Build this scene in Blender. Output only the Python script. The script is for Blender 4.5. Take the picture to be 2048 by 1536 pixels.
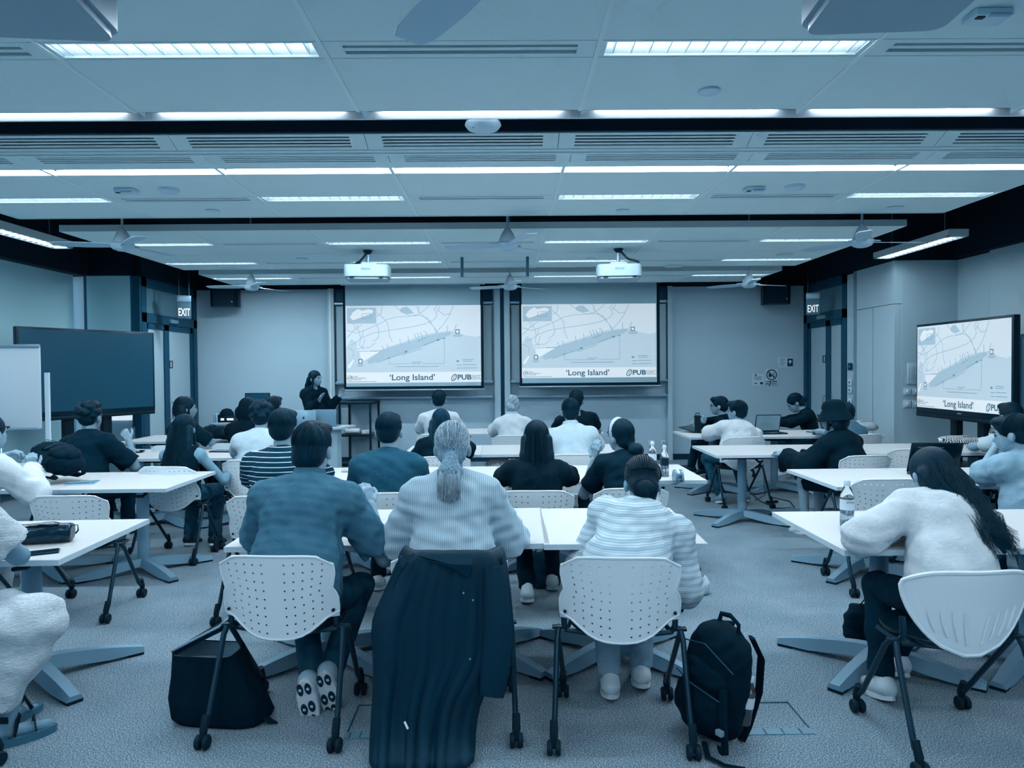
import bpy, bmesh, math, random
import numpy as np
from mathutils import Vector, Matrix
for o in list(bpy.data.objects): bpy.data.objects.remove(o)
random.seed(7); RNG = np.random.default_rng(7)
S = bpy.context.scene; COL = S.collection
V = Vector; PI = math.pi
def R(d): return math.radians(d)
# ---------------------------------------------------------------- camera, world, exposure
F, CX, CY, H = 1420.0, 1024.0, 768.0, 1.6          # focal length in pixels of the 2048 x 1536 frame, eye height
yaw, pitch, roll = math.atan(14/F), math.atan(30/F), R(.5)
FWD = V((math.sin(yaw)*math.cos(pitch), math.cos(yaw)*math.cos(pitch), -math.sin(pitch)))
_r0 = V((math.cos(yaw), -math.sin(yaw), 0)); _u0 = _r0.cross(FWD)
RGT = _r0*math.cos(roll) - _u0*math.sin(roll); UPV = _u0*math.cos(roll) + _r0*math.sin(roll)
CAM = V((0, 0, H))
cd = bpy.data.cameras.new('camera'); cam = bpy.data.objects.new('camera', cd); COL.objects.link(cam)
cd.sensor_width = 36; cd.lens = 36*F/2048; cd.clip_start = .05
cam.matrix_world = Matrix(((RGT.x, UPV.x, -FWD.x, 0), (RGT.y, UPV.y, -FWD.y, 0), (RGT.z, UPV.z, -FWD.z, H), (0, 0, 0, 1)))
S.camera = cam
def ray(px, py): return FWD*F + RGT*(px-CX) - UPV*(py-CY)
def P(px, py, Y): d = ray(px, py); return CAM + d*(Y/d.y)          # point of that sight line at depth Y
def G(px, py, Z=0): d = ray(px, py); return CAM + d*((Z-H)/d.z)    # point of that sight line at height Z
def PX(px, py, X): d = ray(px, py); return CAM + d*(X/d.x)         # ... at lateral X
w = bpy.data.worlds.new('world'); S.world = w; w.use_nodes = True
w.node_tree.nodes['Background'].inputs[0].default_value = (.35, .6, .8, 1)
w.node_tree.nodes['Background'].inputs[1].default_value = .25
vs = S.view_settings; vs.view_transform = 'Standard'; vs.look = 'None'; vs.gamma = 1; vs.exposure = 0.0
vs.use_curve_mapping = False
S.cycles.use_denoising = True; S.cycles.max_bounces = 6; S.cycles.diffuse_bounces = 3; S.cycles.use_adaptive_sampling = True; S.cycles.adaptive_threshold = .12; S.cycles.adaptive_min_samples = 12; S.cycles.glossy_bounces = 3
S.cycles.transmission_bounces = 6; S.cycles.transparent_max_bounces = 8; S.cycles.sample_clamp_indirect = 4
S.cycles.caustics_reflective = False; S.cycles.caustics_refractive = False
LAMP_W = 17.2
# ---------------------------------------------------------------- tones and materials: the picture is a blue duotone
RAMP = [(0, (0, 14, 23)), (.12, (0, 30, 46)), (.25, (4, 54, 76)), (.4, (48, 98, 124)), (.5, (84, 128, 152)), (.6, (112, 153, 177)),
        (.7, (143, 178, 199)), (.8, (175, 203, 219)), (.9, (209, 226, 238)), (1, (240, 247, 251))]
def s2l(c): c /= 255; return c/12.92 if c <= .04045 else ((c+.055)/1.055)**2.4
def tone(t, gain=1.):
    t = min(max(t, 0), 1)
    for (a, ca), (b, cb) in zip(RAMP, RAMP[1:]):
        if t <= b:
            k = (t-a)/(b-a); return tuple(min(s2l(x+(y-x)*k)*gain, .92) for x, y in zip(ca, cb)) + (1,)
MATS = {}
def mat(name, t, rough=.6, gain=1., metal=0, emit=0, var=0, scale=20, stretch=(1, 1, 1), bump=0, bscale=None, spec=.4, trans=0, alpha=1, build=None, detail=3, sheen=0, rgb=None):
    if name in MATS: return MATS[name]
    m = bpy.data.materials.new(name); m.use_nodes = True; MATS[name] = m
    nt = m.node_tree; b = nt.nodes['Principled BSDF']; L = nt.links.new
    b.inputs['Base Color'].default_value = (*rgb, 1) if rgb else tone(t, gain); b.inputs['Roughness'].default_value = rough
    b.inputs['Metallic'].default_value = metal; b.inputs['Specular IOR Level'].default_value = spec
    b.inputs['Transmission Weight'].default_value = trans; b.inputs['Alpha'].default_value = alpha
    b.inputs['Specular Tint'].default_value = (.42, .74, 1, 1)
    if sheen: b.inputs['Sheen Weight'].default_value = sheen
    if emit: b.inputs['Emission Color'].default_value = tone(t); b.inputs['Emission Strength'].default_value = emit
    if var or bump:
        tc = nt.nodes.new('ShaderNodeTexCoord'); mp = nt.nodes.new('ShaderNodeMapping'); mp.inputs['Scale'].default_value = stretch
        L(tc.outputs['Object'], mp.inputs['Vector'])
        n = nt.nodes.new('ShaderNodeTexNoise'); n.inputs['Scale'].default_value = scale; n.inputs['Detail'].default_value = detail
        L(mp.outputs[0], n.inputs['Vector'])
        if var:
            cr = nt.nodes.new('ShaderNodeValToRGB'); cr.color_ramp.elements[0].position = .3; cr.color_ramp.elements[1].position = .7
            cr.color_ramp.elements[0].color = tone(t-var, gain); cr.color_ramp.elements[1].color = tone(t+var, gain)
            L(n.outputs['Fac'], cr.inputs[0]); L(cr.outputs[0], b.inputs['Base Color'])
        if bump:
            n2 = n
            if bscale:
                n2 = nt.nodes.new('ShaderNodeTexNoise'); n2.inputs['Scale'].default_value = bscale; n2.inputs['Detail'].default_value = 2
                L(mp.outputs[0], n2.inputs['Vector'])
            bp = nt.nodes.new('ShaderNodeBump'); bp.inputs['Strength'].default_value = min(bump, 1); bp.inputs['Distance'].default_value = .01*max(bump, 1)
            L(n2.outputs['Fac'], bp.inputs['Height']); L(bp.outputs[0], b.inputs['Normal'])
    if build: build(m, nt, b)
    return m
def stripes(axis, period, duty, t1, t2, axis2=None, period2=.03):
    """woven stripes: square wave along one local axis of the garment"""
    def f(m, nt, b):
        L = nt.links.new
        tc = nt.nodes.new('ShaderNodeTexCoord'); sp = nt.nodes.new('ShaderNodeSeparateXYZ'); L(tc.outputs['Object'], sp.inputs[0])
        def wave(per):
            mu = nt.nodes.new('ShaderNodeMath'); mu.operation = 'MULTIPLY'; mu.inputs[1].default_value = 1/per; L(sp.outputs[axis], mu.inputs[0])
            fr = nt.nodes.new('ShaderNodeMath'); fr.operation = 'FRACT'; L(mu.outputs[0], fr.inputs[0]); return fr
        lt = nt.nodes.new('ShaderNodeMath'); lt.operation = 'LESS_THAN'; lt.inputs[1].default_value = duty; L(wave(period).outputs[0], lt.inputs[0]); o = lt
        if axis2:
            l2 = nt.nodes.new('ShaderNodeMath'); l2.operation = 'LESS_THAN'; l2.inputs[1].default_value = .4; L(wave(period2).outputs[0], l2.inputs[0])
            o = nt.nodes.new('ShaderNodeMath'); o.operation = 'ADD'; L(lt.outputs[0], o.inputs[0]); L(l2.outputs[0], o.inputs[1])
            h = nt.nodes.new('ShaderNodeMath'); h.operation = 'MULTIPLY'; h.inputs[1].default_value = .5; L(o.outputs[0], h.inputs[0]); o = h
        mx = nt.nodes.new('ShaderNodeMix'); mx.data_type = 'RGBA'; mx.inputs[6].default_value = tone(t1); mx.inputs[7].default_value = tone(t2)
        L(o.outputs[0], mx.inputs[0]); L(mx.outputs[2], b.inputs['Base Color'])
    return f
# ---------------------------------------------------------------- mesh collector
class MB:
    def __init__(s): s.v = []; s.f = []
    def add(s, vs, fs):
        n = len(s.v); s.v += [tuple(v) for v in vs]; s.f += [tuple(i+n for i in f) for f in fs]; return s
    def box(s, c, d, rot=None, bev=0, seg=2):
        if bev:
            bm = bmesh.new(); bmesh.ops.create_cube(bm, size=1)
            for v in bm.verts: v.co = V((v.co.x*d[0], v.co.y*d[1], v.co.z*d[2]))
            bmesh.ops.bevel(bm, geom=bm.edges[:], offset=bev, segments=seg, affect='EDGES', profile=.5)
            bm.verts.index_update(); vs = [v.co.copy() for v in bm.verts]; fs = [[v.index for v in f.verts] for f in bm.faces]; bm.free()
        else:
            x, y, z = (q/2 for q in d)
            vs = [V(q) for q in ((-x,-y,-z),(x,-y,-z),(x,y,-z),(-x,y,-z),(-x,-y,z),(x,-y,z),(x,y,z),(-x,y,z))]
            fs = [(0,3,2,1),(4,5,6,7),(0,1,5,4),(1,2,6,5),(2,3,7,6),(3,0,4,7)]
        M = rot.to_3x3() if rot is not None else Matrix.Identity(3)
        return s.add([V(c)+M@v for v in vs], fs)
    def span(s, a, b, bev=0):
        return s.box([(p+q)/2 for p, q in zip(a, b)], [abs(q-p) for p, q in zip(a, b)], bev=bev)
    def tube(s, pts, r, n=8, flat=1., up=None):
        pts = [V(p) for p in pts]; m = len(pts); rs = r if isinstance(r, (list, tuple)) else [r]*m
        T = [(pts[min(i+1, m-1)]-pts[max(i-1, 0)]).normalized() for i in range(m)]
        a = V(up) if up is not None else (V((0, 0, 1)) if abs(T[0].z) < .9 else V((0, 1, 0)))
        N = (a - T[0]*a.dot(T[0])).normalized(); vs = []
        for i in range(m):
            N = (N - T[i]*N.dot(T[i])).normalized(); B = T[i].cross(N)
            for k in range(n):
                t = 2*PI*k/n; vs.append(pts[i] + N*(math.sin(t)*rs[i]*flat) + B*(math.cos(t)*rs[i]))
        fs = [(i*n+k, i*n+(k+1) % n, (i+1)*n+(k+1) % n, (i+1)*n+k) for i in range(m-1) for k in range(n)]
        fs += [tuple(reversed(range(n))), tuple((m-1)*n+k for k in range(n))]
        return s.add(vs, fs)
    def lathe(s, prof, n=20, c=(0, 0, 0), M=None, sx=1, sy=1):
        M = M.to_3x3() if M is not None else Matrix.Identity(3); vs = []
        for r, z in prof:
            for k in range(n):
                t = 2*PI*k/n; vs.append(V(c)+M@V((r*math.cos(t)*sx, r*math.sin(t)*sy, z)))
        fs = [(i*n+k, i*n+(k+1) % n, (i+1)*n+(k+1) % n, (i+1)*n+k) for i in range(len(prof)-1) for k in range(n)]
        fs += [tuple(reversed(range(n))), tuple((len(prof)-1)*n+k for k in range(n))]
        return s.add(vs, fs)
    def prism(s, out, h0, h1, M=None):
        """outline in local xy, extruded along local z, placed by M"""
        M = M if M is not None else Matrix.Identity(4); n = len(out)
        vs = [M@V((x, y, h)) for h in (h0, h1) for x, y in out]
        return s.add(vs, [tuple(reversed(range(n))), tuple(range(n, 2*n))] + [(i, (i+1) % n, n+(i+1) % n, n+i) for i in range(n)])
    def obj(s, name, m, parent=None, ang=38, loc=None, rotz=0):
        me = bpy.data.meshes.new(name); me.from_pydata(s.v, [], s.f); me.update()
        if ang: me.shade_smooth(); me.set_sharp_from_angle(angle=R(ang))
        me.materials.append(m); o = bpy.data.objects.new(name, me); COL.objects.link(o)
        if parent: o.parent = parent
        if loc is not None: o.location = loc
        if rotz: o.rotation_euler.z = rotz
        return o
def tag(o, label=None, cat=None, group=None, kind=None):
    for k, v in (('label', label), ('category', cat), ('group', group), ('kind', kind)):
        if v: o[k] = v
    return o
def thing(name, label, cat, loc=(0, 0, 0), rotz=0, group=None, kind=None):
    o = bpy.data.objects.new(name, None); COL.objects.link(o); o.location = loc; o.rotation_euler.z = rotz; o.empty_display_size = .1
    return tag(o, label, cat, group, kind)
def struct(name, parent=None):
    o = bpy.data.objects.new(name, None); COL.objects.link(o); o['kind'] = 'structure'; return o
def share(o, name=None, parent=None, loc=None, rotz=None):
    c = o.copy(); COL.objects.link(c)
    if name: c.name = name
    c.parent = parent if parent else o.parent
    if loc is not None: c.location = loc
    if rotz is not None: c.rotation_euler.z = rotz
    return c
def copy_tree(o, parent=None, label=None, group=None, loc=None, rotz=None):
    c = o.copy(); COL.objects.link(c); c.parent = parent
    if label: c['label'] = label
    if group: c['group'] = group
    if loc is not None: c.location = loc
    if rotz is not None: c.rotation_euler.z = rotz
    for ch in o.children: copy_tree(ch, c)
    return c
def text(body, size, m, name='lettering', parent=None, M=None, align='CENTER', ext=0, yscale=1, bold=0):
    cu = bpy.data.curves.new('t', 'FONT'); cu.body = body; cu.size = size; cu.align_x = align; cu.align_y = 'CENTER'; cu.extrude = ext; cu.offset = bold
    cu.resolution_u = 3
    t = bpy.data.objects.new('t', cu); COL.objects.link(t); dg = bpy.context.evaluated_depsgraph_get()
    me = bpy.data.meshes.new_from_object(t.evaluated_get(dg)); bpy.data.objects.remove(t); bpy.data.curves.remove(cu)
    for v in me.vertices: v.co.y *= yscale
    if M is not None: me.transform(M)
    me.materials.clear(); me.materials.append(m); o = bpy.data.objects.new(name, me); COL.objects.link(o)
    if parent: o.parent = parent
    return o
def area(name, parent, loc, sx, sy, power, rot=(0, 0, 0), t=1):
    l = bpy.data.lights.new(name, 'AREA'); l.shape = 'RECTANGLE'; l.size = sx; l.size_y = sy; l.energy = power; l.color = (.93, .97, 1)
    o = bpy.data.objects.new(name, l); COL.objects.link(o); o.location = loc; o.rotation_euler = rot
    if parent: o.parent = parent
    return o
# ================================================================ materials of the room
M_CEIL = mat('ceiling_tile_paint', .62, .85, 1.95, scale=3, bump=.08, bscale=220, rgb=(0.6, 0.78, 0.83))
M_BAR = mat('grid_bar_paint', .62, .6, 2.0, rgb=(0.66, 0.82, 0.86))
M_EDGE = mat('panel_edge_paint', .55, .7, 1.5, rgb=(0.5, 0.68, 0.74))
M_DARK = mat('plenum_dark', .09, .9, .9)
M_DUCT = mat('duct_paint', .58, .55, 1.9, rgb=(0.58, 0.76, 0.82))
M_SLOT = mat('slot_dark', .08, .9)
M_LOUV = mat('louvre_metal', .92, .35, 1., metal=.2)
M_WHITE = mat('white_plastic', .80, .45, 1.15)
M_WALLF = mat('front_wall_paint', .60, .8, 2.05, scale=2, bump=.04, bscale=150, rgb=(0.36, 0.56, 0.69))
M_WALLR = mat('panel_wall_laminate', .66, .5, 1.65, rgb=(0.37, 0.57, 0.68))
M_BLIND = mat('blind_fabric', .53, .85, 2.2, scale=60, stretch=(1, 1, .1), rgb=(0.38, 0.72, 0.86))
M_FRAME = mat('door_frame_paint', .27, .5, 1.4)
M_FROST = mat('frosted_glass', .64, .35, 1.7, spec=.6, rgb=(0.34, 0.52, 0.61))
M_PANE = mat('transom_glass', .46, .12, 1.6, spec=.8, rgb=(0.1, 0.23, 0.31))
M_BLACK = mat('black_plastic', .06, .45)
M_BASE = mat('baseboard_dark', .22, .6)
M_STEEL = mat('brushed_aluminium', .66, .35, 1.1, metal=.5)
M_GREY = mat('mid_grey_panel', .5, .6, 1.1)
M_LAMP = mat('lamp_glow', 1., .4, emit=5)
M_TUBE = mat('tube_glow', 1., .4, emit=16)
M_DAY = mat('daylight_glass', .95, .3, emit=.8)
def carpet(m, nt, b):
    L = nt.links.new; tc = nt.nodes.new('ShaderNodeTexCoord')
    n = nt.nodes.new('ShaderNodeTexNoise'); n.inputs['Scale'].default_value = 170; n.inputs['Detail'].default_value = 4; n.inputs['Roughness'].default_value = .75
    n2 = nt.nodes.new('ShaderNodeTexNoise'); n2.inputs['Scale'].default_value = 3; n2.inputs['Detail'].default_value = 2
    L(tc.outputs['Object'], n.inputs['Vector']); L(tc.outputs['Object'], n2.inputs['Vector'])
    ad = nt.nodes.new('ShaderNodeMath'); ad.operation = 'MULTIPLY_ADD'; ad.inputs[1].default_value = .05; L(n2.outputs['Fac'], ad.inputs[0]); L(n.outputs['Fac'], ad.inputs[2])
    cr = nt.nodes.new('ShaderNodeValToRGB'); e = cr.color_ramp.elements
    e[0].position = .36; e[0].color = tone(.22, .9); e[1].position = .70; e[1].color = tone(.95, .85)
    k = e.new(.52); k.color = tone(.57, .8)
    L(ad.outputs[0], cr.inputs[0]); L(cr.outputs[0], b.inputs['Base Color'])
    bp = nt.nodes.new('ShaderNodeBump'); bp.inputs['Strength'].default_value = .6; bp.inputs['Distance'].default_value = .006
    L(n.outputs['Fac'], bp.inputs['Height']); L(bp.outputs[0], b.inputs['Normal'])
M_CARPET = mat('carpet_pile', .45, .95, spec=.1, build=carpet)
# ================================================================ floor, slab, walls
YF, YB = 12.3, -3.2            # front wall, back wall
XL, XR = -5.3, 5.2             # door walls
XLL, XRR = -6.15, 6.04         # outer side walls
YL, YR = 10.45, 9.43           # returns
CZ = 3.0
fl = MB().span((XLL-.3, YB, -.1), (XRR+.3, YF+.1, 0)).obj('floor', M_CARPET, ang=0); fl['kind'] = 'structure'
sl = MB().span((XLL-.3, YB, 3.9), (XRR+.3, YF+.2, 4.0)).obj('ceiling_slab', M_DARK, ang=0); sl['kind'] = 'structure'
wf = struct('wall_front')
MB().span((XL-.1, YF, 0), (XR+.1, YF+.1, CZ)).obj('wall_panel', M_WALLF, wf, 0)
MB().span((XL-.1, YF-.02, CZ), (XR+.1, YF+.1, 3.9)).obj('bulkhead', M_DARK, wf, 0)
MB().span((XL, YF-.015, 0), (XR, YF, .1)).obj('baseboard', M_BASE, wf, 0)
wb = struct('wall_back'); MB().span((XLL-.3, YB-.1, 0), (XRR+.3, YB, 3.9)).obj('wall_panel', M_WALLF, wb, 0)
# left side: door wall, window return, long window wall with roller blinds
wl = struct('wall_left')
MB().span((XLL-.3, YL, 0), (XL-.1, YL+.12, CZ)).obj('return_panel', M_WALLF, wl, 0)
MB().span((XLL-.3, YB, CZ), (XLL+.12, YL, 3.9)).span((XLL-.3, YL-.05, CZ), (XL-.1, YL+.12, 3.9)).span((XL-.2, YL, CZ), (XL, YF, 3.9)).obj('soffit', M_DARK, wl, 0)
MB().span((XLL-.3, YB, 0), (XLL-.2, YL, CZ)).obj('wall_panel', M_DAY if 0 else M_WALLF, wl, 0)
wr = struct('wall_right')
MB().span((XR+.1, YR, 0), (XRR+.3, YR+.12, CZ)).obj('return_panel', M_WALLR, wr, 0)
MB().span((XRR-.1, YB, CZ+.02), (XRR+.3, YR, 3.9)).span((XR+.1, YR-.03, CZ), (XRR+.3, YR+.12, 3.9)).span((XR, YR, CZ), (XR+.2, YF, 3.9)).obj('soffit', M_DARK, wr, 0)
MB().span((XRR, YB, 0), (XRR+.1, 8.8, CZ+.02)).obj('wall_panel', M_WALLR, wr, 0)
MB().span((XRR+.006, 8.81, 0), (XRR+.1, YR, CZ)).obj('wall_panel', M_WALLR, wr, 0)
for ya, yb, za, zb in ((YR, 9.98, 0, 2.42), (9.99, 10.45, 0, 2.42), (YR, 10.45, 2.428, CZ)):        # laminate cladding beside the door
    MB().span((XR, ya+.004, za), (XR+.1, yb-.004, zb)).obj('wall_panel', M_WALLR, wr, 0)
MB().span((XR-.012, 10.45, 0), (XR+.1, 10.52, CZ)).obj('trim_strip', M_STEEL, wr, 0)
MB().span((XR+.01, 10.52, 0), (XR+.1, 10.76, CZ-.02)).obj('wall_panel', M_WALLR, wr, 0)
# ---------------------------------------------------------------- windows with roller blinds (left)
def blind(n, Y0, Y1, z0, label_only=None, across=False):
    w_ = struct('window_%d' % n)
    if not across:
        MB().span((XLL-.16, Y0, .15), (XLL-.14, Y1, CZ)).obj('pane', M_DAY, w_, 0)
        MB().span((XLL-.17, Y0, .05), (XLL-.10, Y1, .15)).span((XLL-.17, Y0-.03, .05), (XLL-.10, Y0+.03, CZ)).obj('window_frame', M_FRAME, w_, 0)
        MB().span((XLL-.035, Y0+.012, z0), (XLL-.03, Y1-(.13 if n == 1 else .012), CZ)).obj('blind_sheet', M_BLIND, w_, 0)
        MB().tube([(XLL-.032, Y0+.03, z0), (XLL-.032, Y1-.03, z0)], .013).obj('blind_bar', M_STEEL, w_)
    else:
        MB().span((Y0, YL-.03, .9), (Y1, YL-.025, CZ)).obj('pane', M_DAY, w_, 0)
        MB().span((Y0-.03, YL-.045, .8), (Y0+.02, YL-.005, CZ)).span((Y1-.02, YL-.045, .8), (Y1+.03, YL-.005, CZ)).obj('window_frame', M_FRAME, w_, 0)
        MB().span((Y0+.03, YL-.075, z0), (Y1-.005, YL-.07, CZ)).obj('blind_sheet', M_BLIND, w_, 0)
        MB().tube([(Y0+.02, YL-.072, z0), (Y1, YL-.072, z0)], .013).obj('blind_bar', M_STEEL, w_)
blind(1, 8.75, 10.40, .2); blind(2, 6.9, 8.75, .2); blind(3, 5.0, 6.9, .2); blind(4, 2.5, 5.0, .2)
blind(5, -6.08, -5.42, 2.13, across=True)
MB().span((XL-.1, YL-.06, 0), (XL, YL, CZ)).obj('column_left', M_FRAME, None, 0)['kind'] = 'structure'
# ---------------------------------------------------------------- glazed double doors in both side walls
def door(n, X, sgn, Y0, Y1, notice_label):
    """sgn +1: wall faces +x (left wall). Narrow side light is nearer the viewer, the leaf is farther."""
    d = struct('door_%d' % n); x0, x1 = X-sgn*.09, X+sgn*.005
    def sp(m, ya, yb, za, zb, xa=x0, xb=x1): m.span((min(xa, xb), ya, za), (max(xa, xb), yb, zb)); return m
    L = Y1-Y0; ym = Y0+.14+.42*(L-.28); m = MB()
    for ya, yb, za, zb in ((Y0, Y0+.14, 0, CZ), (Y1-.12, Y1, 0, CZ), (Y0, Y1, 2.86, CZ), (Y0, Y1, 2.34, 2.48)): sp(m, ya, yb, za, zb)
    m.obj('door_frame', M_FRAME, d, 0)
    sp(MB(), Y0+.14, Y1-.12, 2.48, 2.86, X-sgn*.05, X-sgn*.04).obj('pane', M_PANE, d, 0)
    for ya, yb, nm in ((Y0+.14, ym, 'side_light'), (ym, Y1-.12, 'door_leaf')):
        m = MB(); a = X-sgn*.07; b = X-sgn*.02
        for q in ((ya, ya+.08, 0, 2.34), (yb-.08, yb, 0, 2.34), (ya, yb, 2.25, 2.34), (ya, yb, 0, .14)): sp(m, *q, a, b)
        lf = m.obj(nm, M_FRAME, d, 0)
        sp(MB(), ya+.08, yb-.08, .14, 2.25, X-sgn*.05, X-sgn*.04).obj('pane', M_FROST, lf, 0)
    hx = X+sgn*.04
    MB().tube([(X-sgn*.02, ym+.05, 1.12), (hx, ym+.05, 1.12), (hx, ym+.05, .86), (X-sgn*.02, ym+.05, .86)], .012).obj('handle', M_STEEL, d)
    MB().span((min(X, X+sgn*.05), ym+.02, 2.37), (max(X, X+sgn*.05), ym+.27, 2.43), bev=.006).obj('door_closer', M_STEEL, d)
    s_ = MB().span((min(X-sgn*.038, X-sgn*.034), ym+.12, 1.66), (max(X-sgn*.038, X-sgn*.034), ym+.22, 1.78)).obj('notice', M_BLACK, d, 0)
    MB().span((min(X-sgn*.034, X-sgn*.03), ym+.135, 1.675), (max(X-sgn*.034, X-sgn*.03), ym+.17, 1.765)).obj('pictogram', M_WHITE, s_, 0)
door(1, XL, 1, YL, YF, ''); door(2, XR, -1, 10.76, YF, '')
# ---------------------------------------------------------------- ceiling panels
GX = [-4.38+1.2*k for k in range(8)]
ce = struct('ceiling')
def tile_row(ya, yb, k0=0, k1=7, z=CZ):
    proto = None
    for k in range(k0, k1):
        if proto is None:
            proto = MB().span((.006, ya+.005, 0), (1.194, yb-.005, .022)).obj('tile', M_CEIL, ce, 0, loc=(GX[k], 0, z))
        else: share(proto, 'tile', ce, loc=(GX[k], 0, z))
def bars(ya, yb, z=CZ):
    for k in range(8): MB().span((GX[k]-.011, ya, z-.004), (GX[k]+.011, yb, z+.03)).obj('grid_bar', M_BAR, ce, 0)
def fascia(y, z=CZ, h=.045):
    MB().span((GX[0]-.01, y-.012, z-.004), (GX[7]+.01, y+.012, z+h)).obj('panel_edge', M_EDGE, ce, 0)
def side_edges(ya, yb, z=CZ):
    for x in (GX[0]-.01, GX[7]+.01): MB().span((x-.008, ya, z-.003), (x+.008, yb, z+.045)).obj('panel_edge', M_EDGE, ce, 0)
_vp = {}
def vent(k, ya, yb, nslot, z=CZ, x0=None):
    key = (round(yb-ya, 3), nslot); x = GX[k] if x0 is None else x0
    if key not in _vp:
        W = yb-ya; o = MB(); o.span((.012, 0, .0), (.09, W, .02)).span((1.11, 0, 0), (1.188, W, .02))
        pitch_ = W/(2*nslot+1.6)
        o.span((.09, 0, 0), (1.11, pitch_*1.3, .02)).span((.09, W-pitch_*1.3, 0), (1.11, W, .02))
        o = o.obj('vent', M_DUCT, ce, 0); s_ = None
        for i in range(nslot-1):
            y = pitch_*(1.3+1+2*i)
            if s_ is None: s_ = MB().span((.09, 0, .002), (1.11, pitch_, .018)).obj('slat', M_DUCT, o, 0, loc=(0, y, 0))
            else: share(s_, 'slat', o, loc=(0, y, 0))
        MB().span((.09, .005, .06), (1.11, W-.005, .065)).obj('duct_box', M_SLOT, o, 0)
        o.location = (x, ya, z); _vp[key] = o
    else:
        o = copy_tree(_vp[key], ce); o.location = (x, ya, z)
ORD = ['first', 'second', 'third', 'fourth', 'fifth', 'sixth', 'seventh']
_lt = {}
def troffer(k, ya, yb, where, n, power=LAMP_W):
    W = yb-ya; lab = 'louvred fluorescent ceiling light in the %s, %s from the window side' % (where, ORD[n]); key = round(W, 3)
    if key in _lt:
        o = copy_tree(_lt[key], None, lab); o.location = (GX[k], ya, CZ)
        for c in o.children:
            if c.type == 'LIGHT': c.data = c.data.copy(); c.data.energy = power*.9
        return
    o = thing('ceiling_light', lab, 'ceiling light', (GX[k], ya, CZ), group='louvred ceiling lights'); _lt[key] = o
    m = MB(); m.span((.012, 0, 0), (.035, W, .02)).span((1.165, 0, 0), (1.188, W, .02)).span((.035, 0, 0), (1.165, .014, .02)).span((.035, W-.014, 0), (1.165, W, .02)).obj('frame', M_DUCT, o, 0)
    m = MB(); m.add([(.035, .014, .01), (1.165, .014, .01), (1.165, .05, .085), (.035, .05, .085)], [(0, 1, 2, 3)])
    m.add([(.035, W-.014, .01), (1.165, W-.014, .01), (1.165, W-.05, .085), (.035, W-.05, .085)], [(3, 2, 1, 0)])
    m.span((.035, .05, .085), (1.165, W-.05, .088)).span((.033, .014, .012), (.036, W-.014, .088)).span((1.164, .014, .012), (1.167, W-.014, .088))
    m.obj('reflector', M_LOUV, o, 0)
    b0 = None
    for i in range(14):
        x = .035+1.13*(i+.5)/14
        if b0 is None:
            b0 = MB().add([(-.002, .016, .008), (-.002, W-.016, .008), (-.002, W-.045, .046), (-.002, .045, .046), (.002, .016, .008), (.002, W-.016, .008), (.006, W-.045, .046), (.006, .045, .046)],
                          [(0, 1, 2, 3), (7, 6, 5, 4), (0, 4, 5, 1), (3, 2, 6, 7), (1, 5, 6, 2), (0, 3, 7, 4)]).obj('louvre_blade', M_LOUV, o, 0, loc=(x, 0, 0))
        else: share(b0, 'louvre_blade', o, loc=(x, 0, 0))
    MB().tube([(.04, W*.5, .066), (1.16, W*.5, .066)], .012, 6).obj('lamp_tube', M_TUBE, o)
    area('tube_light', o, (.6, .036, .004), 1.1, .024, power*.9)
TR = (0, 2, 4, 6)
def strip(ya, yb, where, nslot=2, power=LAMP_W, uneven=None):
    n = 0
    for k in range(7):
        if k in TR: troffer(k, ya, yb, where, n, power*(uneven[n] if uneven else 1)); n += 1
        else: vent(k, ya, yb, nslot)
# panel 0 (behind the viewer), 1 (nearest in view), 2, 3, 4
tile_row(-2.6, -1.9); strip(-1.9, -1.74, 'panel behind the seats'); tile_row(-1.74, -.4); strip(-.4, -.24, 'panel over the viewer'); tile_row(-.24, .5); tile_row(.5, 1.2); strip(1.2, 1.36, 'panel just over the viewer'); tile_row(1.36, 1.7); bars(-2.6, 1.7)
tile_row(2.42, 3.06); strip(3.06, 3.22, 'nearest ceiling panel'); tile_row(3.22, 3.88); bars(2.42, 3.88); side_edges(2.42, 3.88)
tile_row(5.1, 5.75); strip(5.75, 5.92, 'second ceiling panel'); tile_row(5.92, 6.5); bars(4.93, 6.5); fascia(6.5); side_edges(4.93, 6.5)
tile_row(7.1, 7.8); strip(7.8, 7.96, 'third ceiling panel, front strip'); tile_row(7.96, 8.6); tile_row(8.6, 9.2); strip(9.2, 9.36, 'third ceiling panel, rear strip'); tile_row(9.36, 9.82); bars(7.1, 9.82); fascia(7.1, h=.06); fascia(9.82); side_edges(7.1, 9.82)
tile_row(10.3, 10.72); strip(10.72, 10.88, 'last ceiling panel', 2, LAMP_W, (2.6, 1.5, .8, .7)); tile_row(10.88, 11.6); bars(10.3, 11.6); fascia(10.3, h=.06); fascia(11.6); side_edges(10.3, 11.6)
# bright trough at the front of the second panel: bare tubes, one per cell
for k in range(7):
    o = thing('light_trough', 'bare fluorescent tube glowing in the long ceiling trough, %s from the window side' % ORD[k], 'ceiling light', (GX[k], 4.93, CZ), group='tubes in the bright ceiling trough')
    MB().span((.012, 0, .03), (1.188, .004, .11)).span((.012, .166, .0), (1.188, .17, .11)).span((.012, 0, .106), (1.188, .17, .11)).obj('tray', M_WHITE, o, 0)
    MB().span((.03, .03, .05), (.075, .12, .106)).span((1.125, .03, .05), (1.17, .12, .106)).obj('lamp_holder', M_WHITE, o, 0)
    MB().tube([(.075, .075, .07), (1.125, .075, .07)], .013, 8).obj('lamp_tube', M_LAMP, o)
    area('tube_light', o, (.6, .085, .052), 1.05, .10, LAMP_W*1.1)
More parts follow.
